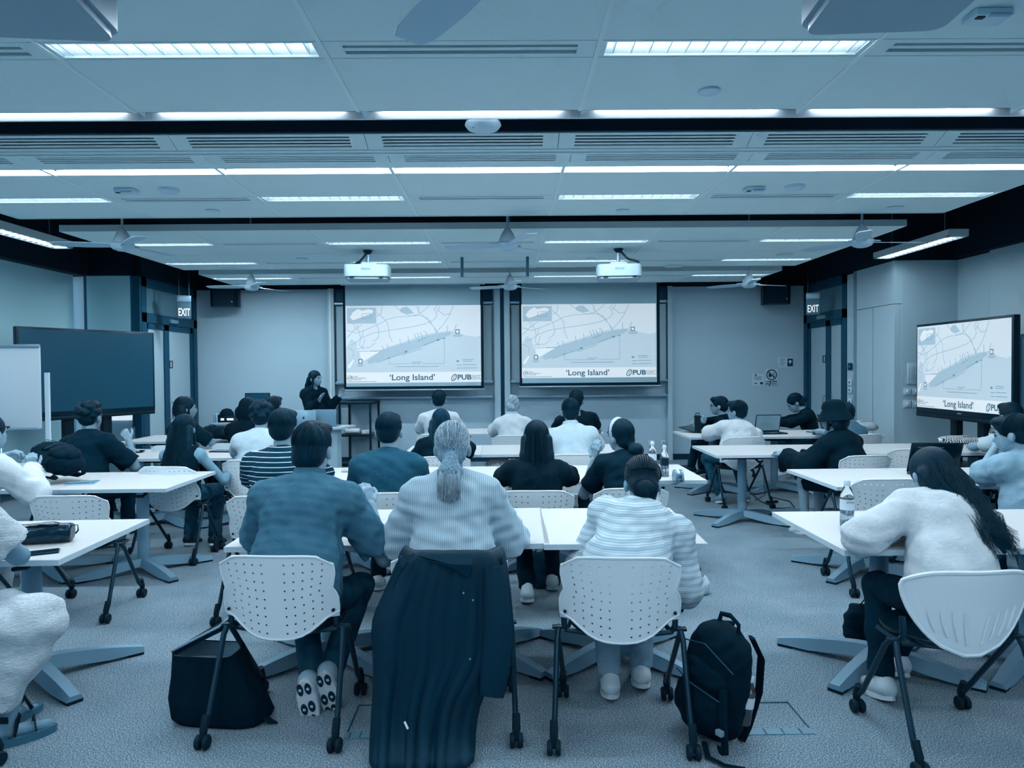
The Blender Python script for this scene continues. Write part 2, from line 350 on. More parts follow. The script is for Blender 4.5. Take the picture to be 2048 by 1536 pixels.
# reflector trough at the far edge of the nearest panel
for k in range(7):
    o = thing('reflector_trough', 'mirror-lined ceiling trough with bright lip, %s from the window side' % ORD[k], 'ceiling light', (GX[k], 3.885, CZ), group='mirror-lined troughs')
    MB().span((.012, 0, .07), (1.188, .078, .074)).obj('mirror_lining', mat('mirror_lining', .75, .08, 1., metal=.9, bump=.5, scale=6, stretch=(1, 3, 1)), o, 0)
    MB().add([(.012, .001, .002), (.05, .001, .002), (.012, .078, .002), (.012, .001, .07), (.03, .001, .07), (.012, .078, .07)], [(0, 1, 4, 3), (1, 2, 5, 4), (0, 2, 1)]).obj('divider', M_WHITE, o, 0)
    MB().span((0, .078, -.012), (1.2, .092, .03)).obj('lip', mat('trough_lip', .9, .3, 1.), o, 0)
    MB().span((.12, .03, .03), ((.8, .6, .95)[k % 3], .06, .042), bev=.004).obj('deflector', M_WHITE, o, 0)
    area('tube_light', o, (.6, .068, .05), 1.0, .006, LAMP_W*.12)
# air duct beam between the two panels, two rows of slotted grilles
db = MB(); X0, X1 = GX[0]-.6, GX[7]+.6; db.span((X0, 4.535, CZ-.01), (X1, 4.555, CZ+.3)).span((X0, 4.555, CZ-.006), (X1, 4.655, CZ+.012)).span((X0, 4.59, CZ-.016), (X1, 4.61, CZ+.012)).span((X0, 4.81, CZ-.008), (X1, 4.93, CZ+.02)).span((X0, 4.655, CZ+.075), (X1, 4.81, CZ+.09))
du = db.obj('duct_beam', M_DUCT, None, 0); tag(du, 'long painted air duct beam with slotted grilles between ceiling panels', 'duct')
MB().span((X0, 4.375, CZ+.056), (X1, 4.395, CZ+.3)).obj('duct_side', M_DARK, du, 0)  # duct side painted dark, so its colour carries the shade of the gap
def grille(Y0, Y1, z0, z1, shift):
    M4 = Matrix.Translation((0, Y0, z0)) @ Matrix.Rotation(math.atan2(z1-z0, Y1-Y0), 4, 'X'); W = math.hypot(Y1-Y0, z1-z0)
    g0 = None
    for k in range(-1, 7):
        if g0 is None:
            m = MB().span((0, 0, 0), (.1, W, .012)).span((1.1, 0, 0), (1.196, W, .012)).span((.1, 0, 0), (1.1, .022, .012)).span((.1, W-.022, 0), (1.1, W, .012))
            g0 = m.obj('grille', M_DUCT, du, 0); p = (W-.044)/7; s_ = None
            for i in range(3):
                y = .022+p*(1+2*i)
                if s_ is None: s_ = MB().span((.1, 0, .001), (1.1, p, .006)).obj('slat', M_DUCT, g0, 0, loc=(0, y, 0))
                else: share(s_, 'slat', g0, loc=(0, y, 0))
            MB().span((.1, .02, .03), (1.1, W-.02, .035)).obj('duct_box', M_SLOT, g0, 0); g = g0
        else: g = copy_tree(g0, du)
        g.matrix_basis = Matrix.Translation((GX[0]+1.2*k+shift, 0, 0)) @ M4
grille(4.40, 4.53, CZ+.05, CZ-.005, -.42+.35); grille(4.66, 4.80, CZ+.005, CZ-.012, .03)
# pipes glimpsed in the dark gaps
for i, (y, z, r) in enumerate(((4.12, 3.55, .07), (6.6, 3.45, .06), (9.92, 3.4, .05))):
    tag(MB().tube([(-5.5, y, z), (5.5, y, z)], r, 10).obj('pipe', mat('pipe_dark', .14, .7)), 'dark service pipe in the %s ceiling gap' % ('nearest', 'middle', 'farthest')[i], 'pipe', 'service pipes')
# hanging linear lamps along both sides
def side_lamp(x, ya, yb, lab, pw=1.1):
    o = thing('linear_lamp', lab, 'lamp', (x, ya, 3.02)); L = yb-ya
    MB().span((-.11, 0, .0), (.11, L, .07)).span((-.11, 0, -.012), (-.095, L, 0)).span((.095, 0, -.012), (.11, L, 0)).span((-.11, 0, -.012), (.11, .05, 0)).span((-.11, L-.05, -.012), (.11, L, 0)).obj('housing', M_EDGE, o, 0)
    for y in (.25, L-.25): MB().tube([(0, y, .07), (0, y, .88)], .004, 6).obj('hanger', M_STEEL, o)
    b0 = None
    for i in range(int(L/.09)):
        if b0 is None: b0 = MB().span((-.09, -.002, -.012), (.09, .002, .0)).obj('louvre_blade', M_LOUV, o, 0, loc=(0, .07, 0))
        else: share(b0, 'louvre_blade', o, loc=(0, .07+.09*i, 0))
    area('tube_light', o, (0, L/2, -.002), .12, L-.12, LAMP_W*pw)
side_lamp(-5.0, 5.4, 8.15, 'linear lamp hanging beside the window blinds')
side_lamp(4.98, 7.75, 9.35, 'linear lamp hanging above the wall screen showing the map', .6)
# small ceiling fittings
def disc(px, py, r, lab, h=.012, m=None):
    p = G(px, py, CZ-.002); o = thing('ceiling_disc', lab, 'ceiling fitting', (p.x, p.y, CZ-.006))
    MB().lathe([(r*.98, -h*.4), (r, -h*.2), (r, h*.3)], 24).obj('rim', m or M_WHITE, o); MB().lathe([(.001, -h*.8), (r*.6, -h*.75), (r*.9, -h*.4)], 24).obj('cover', m or M_WHITE, o)
def sensor(px, py, lab):
    p = G(px, py, CZ-.002); o = thing('motion_sensor', lab, 'sensor', (p.x, p.y, CZ-.008), 0)
    MB().box((0, 0, -.008), (.15, .1, .03), bev=.006).obj('body', M_WHITE, o); MB().box((-.05, -.03, -.024), (.03, .02, .008)).obj('lens', M_BLACK, o); MB().box((.02, -.045, -.02), (.08, .02, .008)).obj('plate', M_STEEL, o)
disc(1418, 182, .055, 'round white ceiling disc on the nearest panel'); disc(425, 421, .06, 'round ceiling disc above the window-side fan'); disc(1245, 421, .06, 'round ceiling disc above the middle fan'); disc(1790, 415, .07, 'round ceiling disc near the panel corner by the map screen')
disc(338, 378, .075, 'smoke detector beside the sensor on the window side', .04); disc(1590, 372, .075, 'smoke detector beside the sensor on the map screen side', .04)
disc(457, 534, .13, 'flat round ceiling speaker over the exit door', .01, M_EDGE); disc(604, 517, .07, 'small ceiling disc left of the projector', .01); disc(1181, 517, .06, 'small ceiling disc beside the second projector', .01, M_WHITE); disc(1348, 532, .13, 'flat round ceiling speaker right of the second projector', .01, M_EDGE); disc(1570, 509, .1, 'ceiling disc near the far right fan', .01, M_EDGE)
sensor(253, 379, 'boxy motion sensor on the second panel, window side'); sensor(1508, 376, 'boxy motion sensor on the second panel, map screen side'); sensor(1975, 27, 'boxy motion sensor at the top right corner of the view')
p = P(966, 247, 4.12); o = thing('access_point', 'white domed wireless access point hanging in the ceiling gap', 'access point', (p.x, p.y, p.z-.02))
MB().lathe([(.002, -.03), (.05, -.026), (.09, -.01), (.105, .01), (.1, .025)], 28).obj('dome', M_WHITE, o); MB().tube([(0, 0, .02), (0, 0, .9)], .012).obj('stem', M_DARK, o)
MB().lathe([(.002, -.031), (.009, -.031), (.009, -.0285), (.002, -.0285)], 10, c=(-.05, -.04, .012)).obj('logo', M_BLACK, o)
# ================================================================ front wall fittings
def front(px, py, Y): return P(px, py, Y)
def vbar(name, pxa, pxb, m, Y0, Y1, z0=0, z1=CZ, parent=None, bev=0):
    a = P(pxa, 738, Y0).x; b = P(pxb, 738, Y0).x
    return MB().span((a, Y0, z0), (b, Y1, z1), bev=bev).obj(name, m, parent, 0)
t1 = struct('trim_1'); vbar('pilaster', 657, 669, M_WALLR, YF-.12, YF, parent=t1); vbar('painted_gleam', 660.5, 662.5, mat('edge_gleam', .95, .3, 1.1), YF-.128, YF-.12, parent=t1)  # pale bar paints in the lit strip on the pilaster
t2 = struct('trim_2'); vbar('pilaster', 989, 1001, M_WALLR, YF-.13, YF, parent=t2); vbar('pilaster', 1009, 1020, M_WALLR, YF-.13, YF, parent=t2); vbar('groove', 1001, 1009, M_FRAME, YF-.06, YF, parent=t2)
t3 = struct('trim_3'); vbar('pilaster', 1336, 1345, M_WALLR, YF-.13, YF, parent=t3)
# sliding boards behind the projection screens
def board(pa, pb, lab, side):
    xa, xb = P(pa, 738, YF-.07).x, P(pb, 738, YF-.07).x; o = thing('sliding_board', lab, 'whiteboard', (xa, YF-.02, 0)); Wd = xb-xa
    MB().span((0, -.05, 2.78), (Wd, -.01, CZ)).obj('top_shadow_box', M_FRAME, o, 0)
    for zz in (2.72, 1.36, 1.10): MB().span((0, -.09, zz), (Wd, -.01, zz+.045), bev=.008).obj('rail', M_STEEL, o)
    MB().span((.02, -.045, 1.4), (Wd-.02, -.03, 2.7)).obj('board_panel', M_WALLR, o, 0)
board(671, 986, 'grey sliding whiteboard with metal rails behind the window-side projection screen', 0)
board(1021, 1335, 'grey sliding whiteboard with metal rails behind the other projection screen', 0)
# loudspeakers
def loudspeaker(px, py, rz, lab):
    p = P(px, py, 11.95); o = thing('loudspeaker', lab, 'loudspeaker', p, rz)
    out = [(-.22, .13), (-.22, -.05), (-.16, -.14), (.16, -.14), (.22, -.05), (.22, .13)]
    MB().prism(out, -.16, .16).obj('cabinet', M_BLACK, o, 0); MB().span((-.15, -.148, -.14), (.15, -.14, .14)).obj('front_grille', mat('speaker_mesh', .1, .8), o, 0)
    MB().tube([(0, .1, .15), (0, .2, .22), (0, .33, .22)], .016).obj('bracket', M_BLACK, o); MB().box((.14, -.15, -.08), (.02, .004, .02)).obj('badge', M_STEEL, o, 0)
loudspeaker(450, 595, R(8), 'black wall loudspeaker above the bright wall near the exit door'); loudspeaker(1552, 590, R(-8), 'black wall loudspeaker above the notices')
# exit signs
def exit_sign(px, py, Y, lab, rz):
    p = P(px, py, Y); o = thing('exit_sign', lab, 'exit sign', p, rz)
    MB().box((0, 0, .17), (.2, .06, .1), bev=.008).obj('battery_box', M_STEEL, o); MB().box((0, 0, 0), (.2, .03, .26), bev=.006).obj('panel', mat('exit_panel', .5, .4, .5, emit=.12), o)
    for x in (-.07, .07): MB().tube([(x, 0, .22), (x, 0, 2.97-p.z+.9)], .012, 8).obj('hanger', M_BLACK, o)
    text('EXIT', .13, mat('exit_letters', 1, .4, emit=.8), 'lettering', o, Matrix.Translation((0, -.018, -.04)) @ Matrix.Rotation(PI/2, 4, 'X') @ Matrix.Diagonal((.62, 1.25, 1, 1)), ext=.001, bold=.0008)
exit_sign(368, 620, 10.9, 'lit EXIT sign hanging before the window-side glazed door', R(28)); exit_sign(1626, 613, 11.2, 'lit EXIT sign hanging before the door by the notices', R(-25))
# ================================================================ the projected slide (flat print on screens)
def slide(parent, W, Hh, M, e=.62, sfx='', squash=1.):
    def col(n, t): return mat('slide_%s%s' % (n, sfx), t, .7, .5, emit=e, spec=.1)
    def c(x, y): return ((x-522)/986*W, (1003-y)/531*Hh)
    def poly(mb, pts, z): mb.prism([c(*p) for p in pts], z, z+.0004, M)
    def line(mb, pts, wd, z, closed=False):
        q = [V(c(*p)) for p in pts]
        for a, b in zip(q, q[1:]):
            d = (b-a).normalized()*wd*.4; n = V((-d.y, d.x)).normalized()*wd/2 if d.length else V((0, 0))
            mb.prism([tuple(a-d-n), tuple(b+d-n), tuple(b+d+n), tuple(a-d+n)], z, z+.0004, M)
    k = W/2.3
    MB().prism([(0, 0), (W, 0), (W, Hh), (0, Hh)], 0, .001, M).obj('slide_land', col('land', .91), parent, 0)
    m = MB(); poly(m, [(522, 930), (522, 760), (560, 700), (600, 720), (600, 780), (700, 782), (780, 775), (830, 752), (920, 730), (1000, 702), (1090, 672), (1190, 655), (1290, 650), (1345, 662), (1400, 682), (1470, 692), (1508, 680), (1508, 930)], .0012)
    m.obj('slide_sea', col('sea', .84), parent, 0)
    m = MB(); poly(m, [(672, 850), (720, 815), (790, 775), (900, 742), (1000, 716), (1100, 684), (1200, 664), (1300, 652), (1285, 676), (1200, 712), (1080, 758), (930, 806), (760, 856), (690, 872)], .0018)
    poly(m, [(532, 485), (745, 485), (745, 594), (532, 594)], .0018); poly(m, [(918, 500), (940, 484), (975, 482), (1000, 505), (1022, 526), (975, 530), (925, 518)], .0018)
    m.obj('slide_island', col('island', .77), parent, 0)
    m = MB(); poly(m, [(553, 550), (575, 515), (615, 492), (640, 505), (690, 495), (725, 505), (715, 525), (665, 540), (610, 560), (575, 570)], .0024); poly(m, [(620, 790), (770, 786), (690, 830), (650, 850), (625, 820)], .0024); poly(m, [(530, 890), (570, 840), (580, 850), (545, 905)], .0024)
    m.prism([(0, 0), (W, 0), (W, c(0, 930)[1]), (0, c(0, 930)[1])], .0024, .0026, M); m.obj('slide_white', col('white', .95), parent, 0)
    m = MB()
    for pts in ([(530, 640), (600, 660), (660, 640), (760, 600), (830, 565), (900, 550), (1000, 545), (1060, 540), (1120, 560), (1150, 600)], [(640, 690), (720, 660), (850, 640), (1000, 620), (1100, 600), (1170, 570), (1190, 540), (1170, 500), (1190, 475)],
                [(750, 520), (800, 560), (830, 600), (840, 680), (860, 720)], [(880, 475), (940, 520), (1000, 545), (1060, 530), (1110, 495), (1130, 475)], [(1040, 475), (1060, 520), (1130, 580), (1180, 640), (1190, 665)], [(1310, 475), (1280, 540), (1240, 600), (1190, 650)],
                [(530, 690), (580, 640), (640, 600)], [(600, 600), (620, 650), (630, 700), (620, 740), (650, 770)], [(750, 600), (765, 650), (760, 690), (720, 720)], [(640, 760), (690, 760), (735, 730)], [(560, 740), (600, 720), (640, 690), (650, 640)], [(530, 560), (580, 600), (600, 640)], [(1190, 500), (1240, 540), (1290, 530)], [(535, 760), (575, 780), (575, 820)], [(660, 700), (640, 760), (600, 770)], [(790, 480), (780, 530), (750, 545)], [(1060, 480), (1050, 520)], [(1190, 520), (1210, 480)]):
        line(m, pts, .008*k, .0030)
    m.obj('slide_roads', col('roads', .72), parent, 0)['kind'] = 'stuff'
    m = MB()
    for a in ([(785, 745), (795, 778)], [(820, 735), (830, 765)], [(915, 700), (921, 740)], [(975, 684), (981, 728)], [(1022, 665), (1036, 702)], [(1044, 658), (1056, 698)], [(1066, 656), (1082, 695)], [(1090, 650), (1106, 655), (1117, 685)], [(1168, 630), (1188, 664)], [(1262, 612), (1264, 655)], [(1330, 606), (1308, 655)], [(700, 784), (780, 784)], [(745, 863), (800, 846), (870, 822), (960, 795)], [(930, 815), (1075, 768)], [(1090, 745), (1190, 712), (1240, 698)], [(1045, 718), (1105, 698)]):
        line(m, a, .006*k, .0034)
    for a in ([(835, 832), (835, 868), (845, 873), (990, 873)], [(1080, 873), (1232, 873), (1240, 865), (1240, 700)], [(642, 527), (706, 522), (704, 558), (642, 560), (642, 527)]): line(m, a, .0045*k, .0034)
    for x, y, n in ((960, 790, 9), (1195, 710, 9), (835, 832, 6), (1240, 700, 6), (1337, 857, 9)): poly(m, [(x-n, y-n*.6), (x+n, y-n*.6), (x+n, y+n*.6), (x-n, y+n*.6)], .0036)
    for xs, y in (((1000, 1075), 862), ((1000, 1060), 873), ((885, 1195), 893), ((1375, 1450), 848), ((1375, 1440), 859), ((1375, 1470), 882), ((1375, 1475), 905), ((1330, 1365), 884), ((1330, 1365), 906), ((1305, 1370), 678), ((1310, 1365), 687), ((600, 645), 878), ((610, 640), 886), ((530, 740), 994)): line(m, [(xs[0], y), (xs[1], y)], .007*k, .0034)
    m.obj('slide_marks', col('marks', .56), parent, 0)['kind'] = 'stuff'
    for x, y in ((1337, 654), (626, 853)):
        m = MB(); poly(m, [(x-15, y-15), (x+15, y-15), (x+15, y+15), (x-15, y+15)], .0038); pin = m.obj('map_pin', col('ink', .42), parent, 0)
        m = MB(); poly(m, [(x-10, y-10), (x+10, y-10), (x+10, y+10), (x-10, y+10)], .0044); m.obj('map_pin_icon', col('white', .95), pin, 0)
    ink = col('ink', .42)
    def T(s, x, y, h, al='CENTER', xs=1., bold=0):
        u, v_ = c(x, y); text(s, h*Hh/531*1.42, ink, 'lettering', parent, M @ Matrix.Translation((u, v_, .005)) @ Matrix.Diagonal((xs*squash, 1, 1, 1)), al, bold=bold*k)
    T('\u2018Long Island\u2019', 1004, 968, 40, xs=1.12, bold=.002); T('PUB', 1333, 970, 34, 'LEFT', 1.12, .0035)
    for i, s in enumerate(("SINGAPORE'S", 'NATIONAL', 'WATER AGENCY')): T(s, 1424, 959+i*11, 9, 'LEFT', 1.1)
    for i, s in enumerate(('Urban', 'Redevelopment', 'Authority')): T(s, 570, 957+i*11, 9, 'LEFT', 1.1)
    T('UR', 549, 968, 18)
    m = MB()
    for x, y, r1, r2, sk, th in ((1309, 970, 16, 22, -.35, 5), (1316, 970, 9, 14, -.35, 3), (549, 968, 17, 17, 0, 2)):
        pts = [(x+r1*math.cos(a)+sk*r2*math.sin(a), y+r2*math.sin(a)) for a in [2*PI*i/22 for i in range(23)]]; line(m, pts, th*Hh/531, .0048)
    m.obj('logo', ink, parent, 0)
def frame_m(o, x, y, z):          # matrix with columns x, y, z at origin o
    return Matrix(((x[0], y[0], z[0], o[0]), (x[1], y[1], z[1], o[1]), (x[2], y[2], z[2], o[2]), (0, 0, 0, 1)))
# ---------------------------------------------------------------- pull-down projection screens
M_SCR = mat('screen_fabric', .58, .8, 1.3, rgb=(0.31, 0.51, 0.61)); M_SBLK = mat('screen_border', .05, .8)
def proj_screen(TLx, TLy, BRx, BRy, sl, lab):
    Y = 11.92; a = P(TLx, TLy, Y); b = P(BRx, BRy, Y); W = b.x-a.x; Hh = a.z-b.z
    o = thing('projection_screen', lab, 'projection screen', (a.x, Y, b.z), 0); b.z
    px = W/(BRx-TLx)
    MB().span((0, .004, 0), (W, .008, Hh)).obj('black_border', M_SBLK, o, 0)
    MB().span((5*px, 0, 6*px), (W-6*px, .004, Hh)).obj('fabric', M_SCR, o, 0)
    MB().tube([(-.01, .004, -.012), (W+.01, .004, -.012)], .014).obj('bottom_bar', M_STEEL, o)
    MB().span((-.03, -.04, Hh), (W+.03, .06, Hh+.1), bev=.01).obj('roller_case', M_WHITE, o)
    for x in (.2, W-.2): MB().span((x-.02, .05, Hh+.03), (x+.02, YF-Y-.021, Hh+.07)).obj('wall_bracket', M_STEEL, o, 0)
    u0, v0, u1, v1 = sl; q0 = P(u0, v0, Y); q1 = P(u1, v1, Y)
    M = frame_m((q0.x-a.x, -.001, q1.z-b.z), (1, 0, 0), (0, 0, 1), (0, -1, 0)); slide(o, q1.x-q0.x, q0.z-q1.z, M)
proj_screen(685, 571, 968, 777, (691, 612, 962.5, 764), 'pull-down projection screen beside the standing speaker, showing the map slide')
proj_screen(1038, 567, 1320, 770, (1042.5, 609, 1312.5, 754), 'pull-down projection screen nearer the notices, showing the map slide')
# ---------------------------------------------------------------- display panels on mobile stands
def display(A, B, z0, z1, lab, lit):
    """A, B: lower corners seen left and right (x, y)"""
    A = V((*A, 0)); B = V((*B, 0)); d = (B-A); W = d.length; rz = math.atan2(d.y, d.x); o = thing('display_screen', lab, 'display', A, rz); Hh = z1-z0
    MB().span((0, 0, z0), (W, .07, z1), bev=.008).obj('bezel', mat('bezel_black', .12, .35), o)
    if lit:
        MB().span((.03, -.003, z0+.07), (W-.03, 0, z1-.03)).obj('screen', mat('display_on', .8, .2, .2, emit=.2), o, 0)
        slide(o, W-.06, Hh-.10, frame_m((.03, -.0035, z0+.07), (1, 0, 0), (0, 0, 1), (0, -1, 0)), .62, '_tv', .95)
        MB().box((W*.5, -.002, z0+.035), (.07, .004, .014)).obj('badge', M_STEEL, o, 0)
    else:
        MB().span((.03, -.003, z0+.06), (W-.03, 0, z1-.03)).obj('screen', mat('display_off', .31, .3, 1., spec=.6), o, 0)
    MB().span((.01, -.008, z0-.045), (W-.01, .05, z0), bev=.006).obj('lower_tray', M_BLACK, o)
    for x in (W*.36, W*.64):
        MB().span((x-.06, .08, .1), (x+.06, .16, z0+.6), bev=.006).obj('post', M_BLACK, o)
        MB().span((x-.05, -.35, .06), (x+.05, .45, .11), bev=.01).obj('foot', M_BLACK, o)
        for y in (-.32, .42):
            MB().lathe([(.004, -.018), (.03, -.018), (.035, -.01), (.035, .01), (.03, .018), (.004, .018)], 14, (x, y, .035), Matrix.Rotation(PI/2, 3, 'Y')).obj('caster', M_BLACK, o)
    MB().span((W*.3, .08, z0+.25), (W*.7, .11, z0+.7)).obj('mount_plate', M_BLACK, o, 0)
    MB().span((W*.3, -.12, .45), (W*.7, .2, .47), bev=.004).obj('shelf', M_BLACK, o)
    return o
a = P(32, 652, 8.45); b = P(308, 667, 10.08); a2 = P(32, 838, 8.45)
tv1 = display((a.x, a.y), (b.x, b.y), a2.z, a.z, 'large switched-off display on a wheeled stand before the window blinds', False)
a = P(1833, 650, 9.0); b = P(2028, 627, 7.22); a2 = P(1833, 824, 9.0)
tv2 = display((a.x, a.y), (b.x, b.y), a2.z, a.z, 'large lit display showing the map slide on a wheeled stand', True)
for z in (1.75, 1.15): MB().tube([(1.85, .04, z), (1.92, .04, z), (1.92, .04, z-.17), (1.85, .04, z-.17)], .012).obj('handle', M_BLACK, tv2)
# edge of the next display, cut by the picture frame
a = P(2040, 668, 6.9); o = thing('display_screen', 'dark display whose edge shows behind the lit map display', 'display', (a.x, a.y, 0), R(-88))
MB().span((0, 0, .8), (1.6, .07, a.z), bev=.008).obj('bezel', MATS['bezel_black'], o); MB().span((.03, -.003, .86), (1.57, 0, a.z-.03)).obj('screen', MATS['display_off'], o, 0)
for x in (.5, 1.1):
    MB().span((x-.05, .08, .1), (x+.05, .14, 1.4)).obj('post', M_BLACK, o, 0); MB().span((x-.05, -.3, 0), (x+.05, .35, .1)).obj('foot', M_BLACK, o, 0)
# ================================================================ ceiling fans
M_FAN = mat('fan_enamel', .74, .4, 1.15)
def ceiling_fan(px, py, Y, ang, lab, proto=[None]):
    p = P(px, py, Y)
    if proto[0]: o = copy_tree(proto[0], None, lab); o.location = p; o.rotation_euler.z = ang; return
    o = thing('ceiling_fan', lab, 'ceiling fan', p, ang, group='ceiling fans'); proto[0] = o
    MB().lathe([(.004, -.075), (.05, -.07), (.085, -.055), (.105, -.03), (.108, -.01), (.10, .0), (.06, .012)], 28).obj('motor_housing', M_FAN, o)
    MB().lathe([(.085, .0), (.08, .03), (.055, .09), (.03, .13), (.016, .15)], 24).obj('canopy_cover', M_FAN, o)
    MB().tube([(0, 0, .14), (0, 0, 1.1)], .011, 8).obj('down_rod', M_FAN, o)
    for k in range(3):
        M3 = Matrix.Rotation(2*PI*k/3, 3, 'Z'); vs = []; n = 9
        for i in range(n):
            r = .09+.52*i/(n-1); wd = .042+.028*math.sin(min(i/(n-1)*2.6, PI/2)) - (.02 if i == n-1 else 0); tw = .22-.12*i/(n-1)
            for sgn in (-1, 1):
                for dz in (-.003, .003): vs.append(M3 @ V((r, sgn*wd, -.02+sgn*wd*tw+dz)))
        fs = []
        for i in range(n-1):
            q = i*4; fs += [(q, q+4, q+6, q+2), (q+1, q+3, q+7, q+5), (q, q+1, q+5, q+4), (q+2, q+6, q+7, q+3)]
        fs += [(0, 2, 3, 1), (4*n-4, 4*n-3, 4*n-1, 4*n-2)]
        MB().add(vs, fs).obj('blade', M_FAN, o, 60)
        MB().add([M3 @ V(q) for q in ((.07, -.025, -.012), (.17, -.03, -.016), (.17, .03, -.01), (.07, .025, -.006), (.07, -.025, .004), (.17, -.03, -.004), (.17, .03, .004), (.07, .025, .008))], [(0, 3, 2, 1), (4, 5, 6, 7), (0, 1, 5, 4), (1, 2, 6, 5), (2, 3, 7, 6), (3, 0, 4, 7)]).obj('blade_iron', M_FAN, o, 0)
ceiling_fan(245, 487, 6.8, R(72), 'white ceiling fan nearest the switched-off display'); ceiling_fan(1015, 486, 6.8, R(50), 'white ceiling fan in the middle gap over the centre rows'); ceiling_fan(1724, 480, 6.8, R(5), 'white ceiling fan beside the lamp above the map display')
ceiling_fan(503, 571, 10.05, R(62), 'white ceiling fan beside the wall loudspeaker near the window-side exit'); ceiling_fan(1020, 570, 10.05, R(38), 'white ceiling fan between the two projection screens'); ceiling_fan(1498, 566, 10.05, R(20), 'white ceiling fan beside the loudspeaker above the notices')
ceiling_fan(1010, -105, 2.0, R(124), 'ceiling fan overhead with only one blade in view')
# ================================================================ projectors
M_PRJ = mat('projector_shell', .74, .5, .8)
def projector(px, py, Y, lab, rz=0, front=True):
    p = P(px, py, Y); o = thing('projector', lab, 'projector', p, rz)
    out = []
    for cx, cy, a0 in ((.2, .15, 0), (-.2, .15, 90), (-.2, -.15, 180), (.2, -.15, 270)):
        for i in range(5): a = R(a0+22.5*i); out.append((cx+.055*math.cos(a), cy+.055*math.sin(a)))
    MB().prism(out, -.05, .085).obj('body', M_PRJ, o, 30); MB().prism([(x*.93, y*.93) for x, y in out], -.078, -.05).obj('base_plate', M_PRJ, o, 30)
    MB().box((0, 0, .088), (.38, .3, .014), bev=.004).obj('top_panel', M_PRJ, o); MB().tube([(0, 0, .09), (0, 0, 3.02-p.z)], .022).obj('mount_pole', M_STEEL, o)
    MB().box((0, 0, .11), (.2, .16, .03), bev=.005).obj('mount_bracket', M_STEEL, o); MB().lathe([(.06, 0), (.05, -.02), (.02, -.05)], 16, (0, 0, 3.0-p.z)).obj('ceiling_rose', M_BLACK, o)
    MB().tube([(.0, -.03, 3.0-p.z), (-.03, -.06, .2), (-.08, -.1, .13), (-.14, -.08, .1)] if rz >= 0 else [(0, -.03, 3.0-p.z), (.03, -.06, .24), (.1, -.08, .16), (.22, -.1, .12), (.24, -.1, .06)], .014).obj('cable', M_BLACK, o)
    for x in (-.16, .17): MB().box((x, -.2, -.062), (.05, .012, .01)).obj('foot', M_BLACK, o, 0)
    if front: text('EPSON', .034, mat('logo_grey', .45, .5), 'lettering', o, frame_m((0, -.2065, .03), (1, 0, 0), (0, 0, 1), (0, -1, 0)), bold=.0008)
    for i in range(4): MB().box((-.256, -.08+.045*i, .015), (.006, .02, .06)).obj('vent_slot', M_EDGE, o, 0)
projector(736, 548, 8.35, 'white ceiling projector aimed at the speaker-side screen', R(4)); projector(1237, 547, 8.35, 'white ceiling projector with thick black cable, aimed at the other screen', R(-5))
projector(30, -22, 2.4, 'white ceiling projector cut by the top left picture corner', R(6), False); projector(1795, -36, 2.36, 'white ceiling projector cut by the top picture edge beside the sensor', R(-4), False)
for i, (px, ya, yb) in enumerate(((924, 522, 554), (1055, 519, 553))):
    a = P(px, ya, 8.9); b = P(px, yb, 8.9); tag(MB().span((a.x-.018, 8.88, b.z), (a.x+.018, 8.92, CZ), bev=.004).obj('hanging_bracket', mat('bracket_grey', .42, .5)), 'short grey bracket hanging from the ceiling %s the middle fan' % ('left of', 'right of')[i], 'bracket', 'hanging brackets')
